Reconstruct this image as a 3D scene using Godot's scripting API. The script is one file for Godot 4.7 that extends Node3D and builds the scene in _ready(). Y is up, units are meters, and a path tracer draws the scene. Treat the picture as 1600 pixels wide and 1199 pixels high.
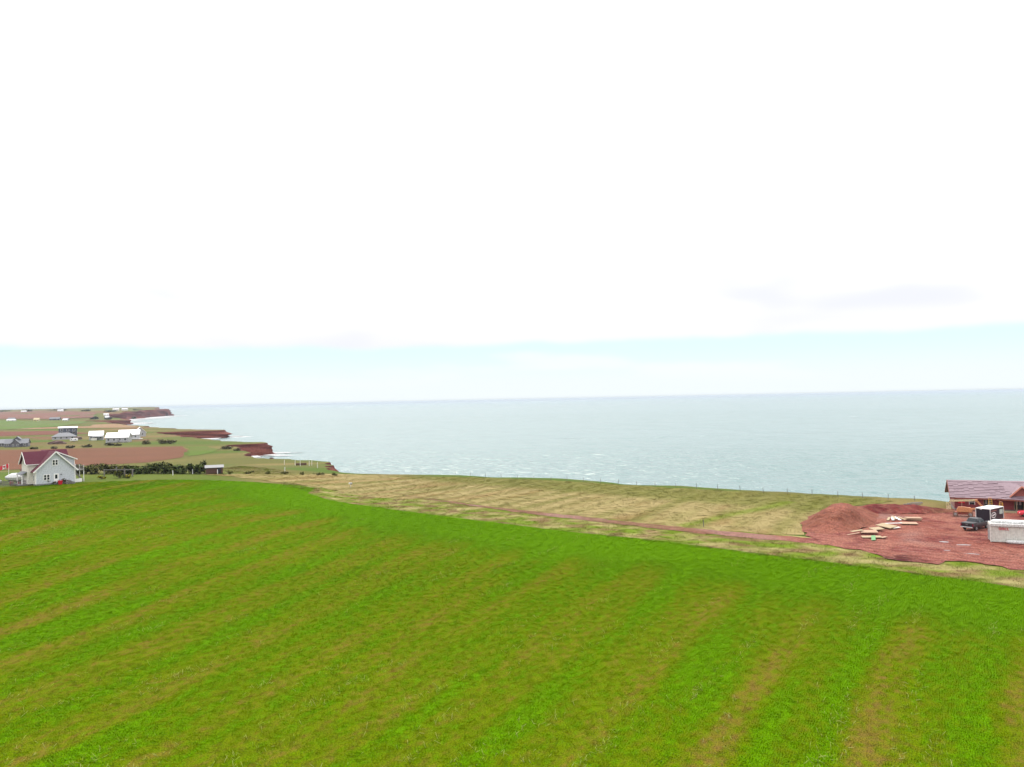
extends Node3D

const SEA := -7.0
const ROW := Vector2(0.53, -0.848)      # direction of the hay swaths in plan (x, z)
const PIVOT := Vector2(-116, 190)        # the drill rows of the crop fan out slightly from this point
var used := {}
var M := {}
var rng := RandomNumberGenerator.new()
var n_a := FastNoiseLite.new()
var n_b := FastNoiseLite.new()
var n_c := FastNoiseLite.new()
var coast := PackedVector2Array()
var land := PackedVector2Array()
var field_poly := PackedVector2Array()
var hay_poly := PackedVector2Array()

# ------------------------------------------------------------------ small helpers
func ss(a: float, b: float, x: float) -> float:
	var t := clampf((x - a) / (b - a), 0.0, 1.0)
	return t * t * (3.0 - 2.0 * t)

func hgt(x: float, z: float) -> float:
	var d := -z
	var h := 0.0
	if d < 310.0 and x < -20.0:
		h = 5.0 * ss(-25, -88, x) * (1.0 - ss(215, 305, d)) * ss(60, 140, d)
	if d > 640.0:
		h += 14.0 * ss(640, 2300, d) * ss(-560, -1000, x) + 7.0 * ss(2300, 4000, d) * ss(-1000, -1500, x)
		h += n_a.get_noise_2d(x * 0.4, z * 0.4) * 1.6 * ss(700, 1600, d) * ss(-560, -900, x)
	return h

func lin(r: float, g: float, b: float) -> Color:
	return Color(r / 255.0, g / 255.0, b / 255.0).srgb_to_linear()

func alb(r: float, g: float, b: float, k := 1.6) -> Color:
	var c := lin(r, g, b)
	return Color(c.r / k, c.g / k, c.b / k)

func numbered(n: String) -> String:
	var k: int = used.get(n, 0)
	used[n] = k + 1
	return n if k == 0 else "%s_%03d" % [n, k]

func tag(o: Node, label: String, category: String, group := "", kind := "") -> void:
	if label != "": o.set_meta("label", label)
	if category != "": o.set_meta("category", category)
	if group != "": o.set_meta("group", group)
	if kind != "": o.set_meta("kind", kind)

func thing(called: String, label: String, category: String, at: Vector3, yaw := 0.0, group := "") -> Node3D:
	var o := Node3D.new()
	o.name = numbered(called)
	add_child(o)
	o.position = at
	o.rotation_degrees.y = yaw
	tag(o, label, category, group)
	return o

func S() -> SurfaceTool:
	var st := SurfaceTool.new()
	st.begin(Mesh.PRIMITIVE_TRIANGLES)
	st.set_smooth_group(-1)
	return st

func part(p: Node, called: String, st: SurfaceTool, m: Material) -> MeshInstance3D:
	st.generate_normals()
	var o := MeshInstance3D.new()
	o.mesh = st.commit()
	o.material_override = m
	o.name = numbered(called) if p == self else called
	p.add_child(o, true)
	return o

func place(p: Node, called: String, mesh: Mesh, m: Material, at: Vector3, b := Basis()) -> MeshInstance3D:
	var o := MeshInstance3D.new()
	o.mesh = mesh
	o.material_override = m
	o.name = numbered(called) if p == self else called
	p.add_child(o, true)
	o.transform = Transform3D(b, at)
	return o

func on(x: float, z: float, up := 0.0) -> Vector3:
	return Vector3(x, hgt(x, z) + up, z)

func tri(st: SurfaceTool, a: Vector3, b: Vector3, c: Vector3) -> void:
	st.add_vertex(a); st.add_vertex(b); st.add_vertex(c)

func quad(st: SurfaceTool, a: Vector3, b: Vector3, c: Vector3, d: Vector3) -> void:
	tri(st, a, b, c); tri(st, a, c, d)

func hexa(st: SurfaceTool, p: Array) -> void:      # eight corners: bottom ring 0-3, top ring 4-7
	quad(st, p[0], p[1], p[2], p[3]); quad(st, p[7], p[6], p[5], p[4])
	for i in 4:
		var j := (i + 1) % 4
		quad(st, p[j], p[i], p[i + 4], p[j + 4])

func bx(st: SurfaceTool, c: Vector3, s: Vector3, b := Basis()) -> void:
	var h := s * 0.5
	var p := []
	for y in [-1.0, 1.0]:
		for q in [[-1, -1], [1, -1], [1, 1], [-1, 1]]:
			p.append(c + b * Vector3(q[0] * h.x, y * h.y, q[1] * h.z))
	hexa(st, p)

# a box with chamfered long edges, as a stack of three rings
func cbx(st: SurfaceTool, c: Vector3, s: Vector3, e: float, b := Basis()) -> void:
	var h := s * 0.5
	var rings := []
	for r in [[-h.y, e], [-h.y + e, 0.0], [h.y - e, 0.0], [h.y, e]]:
		var ring := []
		var x: float = h.x - r[1]
		var z: float = h.z - r[1]
		for q in [[-x + e, -z], [x - e, -z], [x, -z + e], [x, z - e], [x - e, z], [-x + e, z], [-x, z - e], [-x, -z + e]]:
			ring.append(c + b * Vector3(q[0], r[0], q[1]))
		rings.append(ring)
	loft(st, rings, true)

func loft(st: SurfaceTool, rings: Array, caps := true) -> void:
	for k in rings.size() - 1:
		var n: int = rings[k].size()
		for i in n:
			var j := (i + 1) % n
			quad(st, rings[k][j], rings[k][i], rings[k + 1][i], rings[k + 1][j])
	if caps:
		for e in [0, rings.size() - 1]:
			var r: Array = rings[e]
			for i in range(1, r.size() - 1):
				if e == 0: tri(st, r[0], r[i], r[i + 1])
				else: tri(st, r[0], r[i + 1], r[i])

func bar(st: SurfaceTool, a: Vector3, b: Vector3, w: float, t := -1.0) -> void:
	var d := (b - a)
	var l := d.length()
	d /= l
	var up := Vector3.UP if absf(d.y) < 0.9 else Vector3.RIGHT
	var x := up.cross(d).normalized()
	bx(st, (a + b) * 0.5, Vector3(w, t if t > 0 else w, l), Basis(x, d.cross(x), d))

func tube(st: SurfaceTool, a: Vector3, b: Vector3, r0: float, r1: float, n := 10) -> void:
	var d := (b - a).normalized()
	var up := Vector3.UP if absf(d.y) < 0.9 else Vector3.RIGHT
	var x := up.cross(d).normalized()
	var y := d.cross(x)
	var r := [[], []]
	for i in n:
		var t := TAU * i / n
		var o := x * cos(t) + y * sin(t)
		r[0].append(a + o * r0)
		r[1].append(b + o * r1)
	loft(st, r)

func ext(st: SurfaceTool, pts: Array, z0: float, z1: float, ax := 2) -> void:     # polygon (x, y) pushed along z, or (z, y) along x when ax = 0
	var pv := PackedVector2Array(pts)
	var f := func(p: Vector2, t: float) -> Vector3:
		return Vector3(p.x, p.y, t) if ax == 2 else Vector3(t, p.y, p.x)
	var ix := Geometry2D.triangulate_polygon(pv)
	for k in range(0, ix.size(), 3):
		for t in [z0, z1]:
			tri(st, f.call(pv[ix[k]], t), f.call(pv[ix[k + 1]], t), f.call(pv[ix[k + 2]], t))
	for i in pv.size():
		var a := pv[i]
		var b := pv[(i + 1) % pv.size()]
		quad(st, f.call(a, z0), f.call(b, z0), f.call(b, z1), f.call(a, z1))

# ------------------------------------------------------------------ textures and materials
func noise_tex(size: int, freq: float, lo: float, hi: float, seed_: int, gain := 0.5, tint := Color.WHITE, bias := 1.0) -> ImageTexture:
	var n := FastNoiseLite.new()
	n.seed = seed_
	n.frequency = freq
	n.fractal_octaves = 5
	n.fractal_gain = gain
	var im := n.get_seamless_image(size, size)
	im.convert(Image.FORMAT_L8)
	var src := im.get_data()
	var out := PackedByteArray()
	out.resize(size * size * 3)
	for i in src.size():
		var v := lo + (hi - lo) * pow(src[i] / 255.0, bias)
		out[i * 3] = int(clampf(v * tint.r, 0, 1) * 255)
		out[i * 3 + 1] = int(clampf(v * tint.g, 0, 1) * 255)
		out[i * 3 + 2] = int(clampf(v * tint.b, 0, 1) * 255)
	var o := Image.create_from_data(size, size, false, Image.FORMAT_RGB8, out)
	return ImageTexture.create_from_image(o)

func normal_tex(size: int, freq: float, strength: float, seed_: int, sx := 1.0) -> ImageTexture:
	var n := FastNoiseLite.new()
	n.seed = seed_
	n.frequency = freq
	n.fractal_octaves = 4
	var im := n.get_seamless_image(size, size)
	im.convert(Image.FORMAT_RGBA8)
	im.bump_map_to_normal_map(strength)
	return ImageTexture.create_from_image(im)

var T := {}
func mat(c: Color, rough := 0.85, tex := "", scale := 0.3, world := false) -> StandardMaterial3D:
	var m := StandardMaterial3D.new()
	m.albedo_color = c.linear_to_srgb()
	m.roughness = rough
	if tex != "":
		m.albedo_texture = T[tex]
		m.uv1_triplanar = true
		m.uv1_world_triplanar = world
		m.uv1_scale = Vector3.ONE * scale
	return m

func vmat(rough := 0.95, tex := "", scale := 0.1) -> StandardMaterial3D:
	var m := mat(Color.WHITE, rough, tex, scale, true)
	m.vertex_color_use_as_albedo = true
	m.metallic_specular = 0.2
	return m

# ------------------------------------------------------------------ ground sheets: a world grid cut to a polygon in plan
func sheet(poly: PackedVector2Array, cell: float, lift: float, col: Callable, hf: Callable, arr: Dictionary, box := Rect2(), hole := Rect2()) -> void:
	var r := Rect2(poly[0], Vector2.ZERO)
	for p in poly: r = r.expand(p)
	if box.has_area(): r = r.intersection(box)
	var x0 := int(floor(r.position.x / cell)); var x1 := int(ceil(r.end.x / cell))
	var z0 := int(floor(r.position.y / cell)); var z1 := int(ceil(r.end.y / cell))
	var edge := {}
	for i in poly.size():
		var a := poly[i]
		var b := poly[(i + 1) % poly.size()]
		var n := int(ceil(a.distance_to(b) / (cell * 0.2))) + 1
		for k in n + 1:
			var p := a.lerp(b, float(k) / n)
			if r.grow(cell).has_point(p):
				edge[Vector2i(int(floor(p.x / cell)), int(floor(p.y / cell)))] = true
	var idx := {}
	for cz in range(z0, z1):
		for cx in range(x0, x1):
			var key := Vector2i(cx, cz)
			var mid := Vector2(cx + 0.5, cz + 0.5) * cell
			if hole.has_area() and hole.has_point(mid): continue
			if edge.has(key):
				var sq := PackedVector2Array([Vector2(cx, cz) * cell, Vector2(cx + 1, cz) * cell, Vector2(cx + 1, cz + 1) * cell, Vector2(cx, cz + 1) * cell])
				for piece in Geometry2D.intersect_polygons(sq, poly):
					var ix := Geometry2D.triangulate_polygon(piece)
					if ix.is_empty(): continue
					var base: int = arr.v.size()
					for p in piece: put(arr, p, lift, col, hf)
					for k in range(0, ix.size(), 3):
						var a := piece[ix[k]]; var b := piece[ix[k + 1]]; var c := piece[ix[k + 2]]
						if (b - a).cross(c - a) > 0: arr.i.append_array([base + ix[k], base + ix[k + 1], base + ix[k + 2]])
						else: arr.i.append_array([base + ix[k], base + ix[k + 2], base + ix[k + 1]])
			elif Geometry2D.is_point_in_polygon(mid, poly):
				var q := []
				for o in [Vector2i(0, 0), Vector2i(1, 0), Vector2i(1, 1), Vector2i(0, 1)]:
					var g: Vector2i = key + o
					if not idx.has(g):
						idx[g] = arr.v.size()
						put(arr, Vector2(g) * cell, lift, col, hf)
					q.append(idx[g])
				arr.i.append_array([q[0], q[1], q[2], q[0], q[2], q[3]])

func put(arr: Dictionary, p: Vector2, lift: float, col: Callable, hf: Callable) -> void:
	var h: float = hf.call(p.x, p.y)
	var e := 0.4
	arr.v.append(Vector3(p.x, h + lift, p.y))
	arr.n.append(Vector3(h - float(hf.call(p.x + e, p.y)), e, h - float(hf.call(p.x, p.y + e))).normalized())
	arr.c.append(col.call(p.x, p.y))
	arr.u.append(Vector2((p.x + 140.0) / 256.0, (p.y + 200.0) / 256.0))
	arr.w.append(Vector2(p.x, p.y) / 13.0)

func blank() -> Dictionary:
	return {"v": PackedVector3Array(), "n": PackedVector3Array(), "c": PackedColorArray(), "u": PackedVector2Array(), "w": PackedVector2Array(), "i": PackedInt32Array()}

func arr_mesh(a: Dictionary) -> ArrayMesh:
	var s := []
	s.resize(Mesh.ARRAY_MAX)
	s[Mesh.ARRAY_VERTEX] = a.v; s[Mesh.ARRAY_NORMAL] = a.n; s[Mesh.ARRAY_COLOR] = a.c
	s[Mesh.ARRAY_TEX_UV] = a.u; s[Mesh.ARRAY_TEX_UV2] = a.w; s[Mesh.ARRAY_INDEX] = a.i
	var m := ArrayMesh.new()
	m.add_surface_from_arrays(Mesh.PRIMITIVE_TRIANGLES, s)
	return m

func ground_sheet(called: String, poly: PackedVector2Array, cell: float, lift: float, col: Callable, m: Material, hf: Callable = hgt, kind := "structure") -> MeshInstance3D:
	var a := blank()
	sheet(poly, cell, lift, col, hf, a)
	var o := place(self, called, arr_mesh(a), m, Vector3.ZERO)
	o.set_meta("kind", kind)
	return o

func rough_line(pts: Array, step: float, amp: float, close := false) -> PackedVector2Array:
	var out := PackedVector2Array()
	var n := pts.size() if close else pts.size() - 1
	for i in n:
		var a: Vector2 = pts[i]
		var b: Vector2 = pts[(i + 1) % pts.size()]
		var k := maxi(1, int(a.distance_to(b) / step))
		var nr := (b - a).orthogonal().normalized()
		for j in k:
			var p := a.lerp(b, float(j) / k)
			out.append(p + nr * n_b.get_noise_2d(p.x * 6.0 + 31.0, p.y * 6.0) * amp)
	if not close: out.append(pts[-1])
	return out

func V(flat: Array) -> Array:
	var o := []
	for k in range(0, flat.size(), 2): o.append(Vector2(flat[k], flat[k + 1]))
	return o

# ------------------------------------------------------------------ crop pattern
func edge_dist(x: float, z: float) -> float:      # metres inside the long far edge of the crop field
	var a := Vector2(-48, -187); var b := Vector2(58, -92)
	var d := (b - a).normalized()
	return (Vector2(x, z) - a).dot(Vector2(-d.y, d.x))

func crop(x: float, z: float) -> float:           # 1 = dense green, 0 = bare straw and soil
	var p := Vector2(x, z) - PIVOT
	var al := p.length()
	var ac := atan2(p.x, -p.y) * 280.0
	var w := ac + n_a.get_noise_2d(al * 0.5, ac * 0.5) * 2.4
	var band := 0.5 + 0.5 * cos(w * TAU / 9.2 + n_a.get_noise_2d(al * 0.25, 700) * 2.0)
	var sub := 0.5 + 0.5 * cos(w * TAU / 4.1 + 1.3)
	var along := n_b.get_noise_2d(al * 0.35, ac * 3.0)
	var patch := n_a.get_noise_2d(x * 0.9 + 50, z * 0.9)
	var fine := n_c.get_noise_2d(al * 2.0, ac * 6.0)
	var streak := ss(0.25, 1.0, band) * clampf(0.62 + 0.9 * patch + 0.9 * along, 0.0, 1.0)
	var g := 0.74 - 0.48 * streak - 0.18 * sub + 0.34 * fine + 0.36 * along + 0.12 * n_b.get_noise_2d(x * 2.0, z * 2.0) + 0.2 * n_c.get_noise_2d(x * 4.0, z * 4.0) + 0.2 * patch
	var e := edge_dist(x, z)
	g = lerpf(g, 0.98, 1.0 - ss(10.0, 27.0, e + 6.0 * patch))
	return clampf(g, 0.0, 1.0)

func _ready() -> void:
	rng.seed = 7
	n_a.seed = 11; n_a.frequency = 0.02; n_a.fractal_octaves = 3
	n_b.seed = 5; n_b.frequency = 0.05; n_b.fractal_octaves = 3
	n_c.seed = 3; n_c.frequency = 0.25; n_c.fractal_octaves = 2
	camera_and_light()
	materials()
	outlines()
	terrain()
	sea()
	cliffs()
	crops()
	worksite_ground()
	log_house()
	site_things()
	homestead()
	hedges()
	posts()
	far_houses()

func camera_and_light() -> void:
	var cam := Camera3D.new()
	cam.name = "camera"
	add_child(cam)
	cam.position = Vector3(0, 23, 0)
	cam.rotation_degrees = Vector3(1.16, 0, -1.146)
	cam.fov = 52.45
	cam.near = 0.5
	cam.far = 40000.0
	cam.current = true
	var sun := DirectionalLight3D.new()
	sun.name = "sun"
	add_child(sun)
	sun.rotation_degrees = Vector3(-52, -165, 0)     # high, ahead and a little left, behind thin cloud
	sun.light_energy = 0.45
	sun.light_color = Color(1.0, 0.96, 0.9)
	sun.light_angular_distance = 18.0
	sun.shadow_enabled = true
	var env := Environment.new()
	env.background_mode = Environment.BG_SKY
	env.sky = Sky.new()
	env.sky.sky_material = make_sky()
	env.tonemap_mode = Environment.TONE_MAPPER_LINEAR
	env.tonemap_exposure = 1.9
	env.sdfgi_enabled = true
	env.ssao_enabled = true
	env.ssil_enabled = true
	env.fog_enabled = true
	env.fog_density = 0.00006
	env.fog_light_color = Color(0.86, 0.92, 1.0)
	var we := WorldEnvironment.new()
	we.name = "world"
	we.environment = env
	add_child(we)

func make_sky() -> PanoramaSkyMaterial:
	var w := 2048
	var h := 1024
	var im := Image.create(w, h, false, Image.FORMAT_RGBF)
	var n := FastNoiseLite.new()
	n.seed = 21; n.frequency = 0.012; n.fractal_octaves = 4
	im.fill_rect(Rect2i(0, h / 2, w, h / 2), Color(0.35, 0.38, 0.36))
	for y in h / 2:
		var el := (h * 0.5 - y - 0.5) / h * 180.0
		var l := 1.38 * (1.0 + 2.0 * sin(deg_to_rad(el))) / 3.0      # an overcast sky: three times brighter overhead than low down
		var cloud := Color(l, l, l * 1.01)
		if el > 26.0:
			im.fill_rect(Rect2i(0, y, w, 1), cloud)
			continue
		for x in w:
			var t := TAU * x / w
			var cx := cos(t) * 320.0
			var cz := sin(t) * 320.0
			var base := 4.0 + n.get_noise_2d(cx * 0.5, cz * 0.5) * 0.3
			var gap := 1.0 - ss(base - 0.25, base + 0.25, el + n.get_noise_3d(cx * 2.0, el * 20.0, cz * 2.0) * 0.3)
			var low := Color(0.49, 0.525, 0.54).lerp(Color(0.43, 0.53, 0.55), ss(1.0, 4.0, el))
			var wisp := ss(0.05, 0.45, n.get_noise_3d(cx * 0.7, el * 22.0, cz * 0.7)) * ss(0.6, 2.2, el)
			low = low.lerp(Color(0.52, 0.53, 0.54), wisp * 0.7)
			var grey := ss(0.05, 0.4, n.get_noise_3d(cx * 0.45 + 310.0, el * 9.0, cz * 0.45)) * (1.0 - ss(6.0, 13.0, el))
			var c := cloud.lerp(Color(0.485, 0.495, 0.53), grey)
			im.set_pixel(x, y, c.lerp(low, gap))
	var m := PanoramaSkyMaterial.new()
	m.panorama = ImageTexture.create_from_image(im)
	return m

func materials() -> void:
	T.soft = noise_tex(256, 0.02, 0.62, 1.1, 2)
	T.fine = noise_tex(256, 0.08, 0.5, 1.15, 3, 0.65)
	T.grain = noise_tex(512, 0.12, 0.35, 1.25, 4, 0.7)
	T.clod = noise_tex(512, 0.05, 0.3, 1.25, 9, 0.7)
	T.speck = noise_tex(512, 0.16, 0.2, 1.65, 15, 0.8)
	T.light = noise_tex(256, 0.02, 0.86, 1.05, 16)
	T.wet = noise_tex(512, 0.03, 0.45, 1.0, 12, 0.6)
	M.ground = vmat(0.95, "grain", 0.09)
	M.far = vmat(0.95, "grain", 0.02)
	M.soil = vmat(0.9, "clod", 0.11)
	M.cliff = vmat(0.95, "clod", 0.05)
	M.cliff.uv1_scale = Vector3(0.03, 0.22, 0.03)
	M.white = mat(Color(0.74, 0.74, 0.73), 0.5, "light", 0.4)
	M.trim = mat(Color(0.82, 0.80, 0.79), 0.5)
	M.siding = mat(Color(0.56, 0.585, 0.635), 0.6, "light", 0.5)
	M.cream = mat(Color(0.72, 0.68, 0.62), 0.55, "light", 0.5)
	M.maroon = mat(Color(0.135, 0.018, 0.042), 0.95, "fine", 0.6)
	M.glass = mat(Color(0.02, 0.025, 0.03), 0.08)
	M.dark = mat(Color(0.012, 0.012, 0.014), 0.7)
	M.rubber = mat(Color(0.02, 0.02, 0.02), 0.85)
	M.steel = mat(Color(0.35, 0.35, 0.36), 0.4)
	M.steel.metallic = 0.6
	M.wood = mat(Color(0.30, 0.22, 0.13), 0.85, "fine", 1.5)
	M.greywood = mat(Color(0.27, 0.25, 0.235), 0.9, "fine", 1.5)
	M.plank = mat(Color(0.52, 0.40, 0.24), 0.8, "fine", 1.2)
	M.ply = mat(Color(0.55, 0.36, 0.24), 0.8, "fine", 0.8)
	M.redlog = mat(Color(0.30, 0.042, 0.05), 0.6, "fine", 0.7)
	M.redtrim = mat(Color(0.33, 0.095, 0.06), 0.6, "soft", 0.7)
	M.shingle = mat(Color(0.33, 0.225, 0.265), 0.55, "fine", 0.5)
	M.orange = mat(Color(0.72, 0.30, 0.13), 0.5, "soft", 1.0)
	M.liftcream = mat(Color(0.72, 0.58, 0.34), 0.55, "soft", 1.0)
	M.truck = mat(Color(0.018, 0.018, 0.026), 0.32, "soft", 0.6)
	M.trailer = mat(Color(0.016, 0.014, 0.028), 0.35, "soft", 0.6)
	M.box = mat(Color(0.62, 0.60, 0.55), 0.6, "light", 0.35)
	M.wrap = mat(Color(0.78, 0.78, 0.77), 0.35, "soft", 0.7)
	M.red = mat(Color(0.50, 0.01, 0.03), 0.35)
	M.yellow = mat(Color(0.55, 0.32, 0.05), 0.5)
	M.green = mat(Color(0.10, 0.26, 0.10), 0.6)
	M.greyroof = mat(Color(0.21, 0.22, 0.25), 0.6, "fine", 0.3)
	M.greywall = mat(Color(0.17, 0.165, 0.19), 0.8, "soft", 0.3)
	M.bluewall = mat(Color(0.11, 0.125, 0.165), 0.8, "soft", 0.3)
	M.shed = mat(Color(0.15, 0.075, 0.05), 0.9, "fine", 0.8)
	M.leaf = vmat(0.7)
	M.leaf.vertex_color_use_as_albedo = true
	M.leaf.backlight = Color(0.25, 0.3, 0.1)
	M.blade = vmat(0.75)
	M.blade.backlight = Color(0.8, 0.9, 0.3)
	M.blade.metallic_specular = 0.05
	M.yellowgreen = mat(Color(0.3, 0.3, 0.03), 0.8)

func outlines() -> void:
	var raw := V([900, 330, 400, 50, 180, -92, 140, -122, 108.7, -148.2, 100.5, -154.1, 89.9, -162.3, 72.1, -177.3, 36.2, -203.4, 10.5, -224.9, -20, -241, -40, -243, -52, -240, -58, -246, -63, -262, -67, -284, -75.4, -309.3, -86, -319, -101, -331, -113, -341, -128, -372, -150, -424, -163, -447, -147, -456, -143, -466, -152, -480, -172, -486, -192, -512, -232, -566, -296, -655, -322, -694, -290, -704, -264, -712, -268, -728, -300, -752, -352, -790, -348, -806, -380, -836, -470, -960, -556, -1090, -646, -1235, -722, -1316, -656, -1330, -668, -1360, -760, -1480, -858, -1640, -905, -1800, -992, -2060, -1062, -2350, -1078, -2450, -1250, -2700, -1500, -3300, -2000, -4300])
	for i in raw.size() - 1:
		var a: Vector2 = raw[i]
		var b: Vector2 = raw[i + 1]
		var d := (a + b).length() * 0.5
		var step := clampf(d * 0.012, 2.0, 40.0)
		var k := maxi(1, int(a.distance_to(b) / step))
		var nr := (b - a).orthogonal().normalized()
		for j in k:
			var p := a.lerp(b, float(j) / k)
			coast.append(p + nr * n_b.get_noise_2d(p.x * 180.0 / d, p.y * 180.0 / d) * clampf(d * 0.018, 1.2, 25.0))
	coast.append(raw[-1])
	land = coast.duplicate()
	land.append_array(PackedVector2Array([Vector2(-6000, -4300), Vector2(-6000, 1500), Vector2(1400, 1500)]))
	var edge := rough_line(V([-48.9, -196.6, -48.3, -186, -41.3, -178.2, -28.4, -170.3, -20.6, -162.6, -11.2, -153.6, -0.5, -144.3, 8.4, -136.3, 20.4, -127.4, 31.7, -117.4, 39, -110.2, 43.3, -106.6, 47.9, -102.6, 52.6, -97.7, 59.2, -91.2, 70, -78, 120, -20, 160, 60]), 1.5, 0.9)
	field_poly = PackedVector2Array(V([160, 60, -220, 60, -220, -130, -150, -165, -118.5, -179.3, -112.7, -185, -105.2, -188.5, -91.4, -190.5, -75, -193, -64.9, -196, -57, -197]))
	field_poly.append_array(edge)
	field_poly.remove_at(field_poly.size() - 1)

func ground_colour(x: float, z: float) -> Color:
	var d := -z
	var c := alb(140, 138, 72)
	var dry := alb(176, 158, 98)
	var grn := alb(112, 140, 48)
	var v := n_a.get_noise_2d(x * 1.2, z * 1.2)
	if d > 300.0: v = n_a.get_noise_2d(x * 0.35, z * 0.6)
	c = c.lerp(dry, ss(0.0, 0.5, v)).lerp(grn, ss(0.0, 0.45, -v))
	# lawn round the white house
	c = c.lerp(alb(120, 145, 45), ss(-62, -80, x) * ss(176, 182, d) * (1.0 - ss(205, 225, d)) * 0.85)
	# bare red patches in the distance
	var red := ss(0.18, 0.42, n_b.get_noise_2d(x * 0.16 + 300.0, z * 0.3)) * ss(420, 560, d)
	c = c.lerp(alb(172, 118, 98), red * 0.8)
	return c

func terrain() -> void:
	var a := blank()
	var near := Rect2(-256, -384, 512, 384)
	var mid := Rect2(-1024, -1024, 1536, 1280)
	var up := hgt
	sheet(land, 4.0, -0.06, ground_colour, up, a, near)
	sheet(land, 16.0, -0.06, ground_colour, up, a, mid, near)
	sheet(land, 128.0, -0.06, ground_colour, up, a, Rect2(-6016, -4352, 7552, 5888), mid)
	var o := place(self, "ground", arr_mesh(a), M.ground, Vector3.ZERO)
	o.set_meta("kind", "structure")
	var plough := func(x: float, z: float) -> Color:
		return alb(168, 112, 84).lerp(alb(150, 104, 76), 0.5 + 0.7 * n_b.get_noise_2d(x * 0.4, z * 2.0))
	ground_sheet("ploughed_field", rough_line(V([-260, -250, -330, -300, -330, -449, -290, -441, -244.7, -443, -187.9, -443, -169.2, -404, -148.4, -349.7, -151.2, -322, -171.6, -309, -193, -289, -215, -258]), 6, 1.5, true), 8, 0.05, plough, M.soil)
	var fg := func(x: float, z: float) -> Color:
		return alb(128, 160, 72).lerp(alb(138, 152, 84), 0.5 + n_a.get_noise_2d(x * 0.2, z * 0.4))
	ground_sheet("pasture", rough_line(V([-700, -840, -565.9, -860.2, -576.6, -987.3, -648.4, -1185, -717.8, -1295, -818, -1338, -867.2, -1318, -1100, -1300, -1100, -900]), 30, 6, true), 24, 0.25, fg, M.far)
	var fb := func(x: float, z: float) -> Color:
		return alb(178, 128, 112).lerp(alb(165, 125, 108), 0.5 + n_a.get_noise_2d(x * 0.2, z * 0.4))
	ground_sheet("ploughed_field", rough_line(V([-1500, -1400, -911, -1390, -815, -1385, -800, -1488, -953.7, -1784, -1369, -2370, -1564, -2379, -2400, -2400]), 40, 8, true), 48, 0.5, fb, M.far)
	var rd := func(_x: float, _z: float) -> Color: return alb(160, 105, 88)
	ground_sheet("red_earth_strip", rough_line(V([-444, -674, -520, -690, -600, -800, -533, -810, -462, -792, -377, -694]), 15, 4, true), 16, 0.12, rd, M.far)
	var gs := func(x: float, z: float) -> Color: return alb(122, 152, 56).lerp(alb(135, 145, 70), 0.5 + n_a.get_noise_2d(x, z))
	ground_sheet("green_strip", rough_line(V([-147, -352, -168, -404, -185, -440, -171, -436, -154, -408, -146, -372]), 5, 2, true), 4, 0.06, gs, M.ground)
	var sand := func(_x: float, _z: float) -> Color: return alb(205, 168, 130)
	ground_sheet("sandy_strip", rough_line(V([-392, -845, -470, -955, -550, -1080, -566, -1050, -520, -960, -640, -905, -640, -890, -480, -880]), 15, 5, true), 16, 0.2, sand, M.far)

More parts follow.
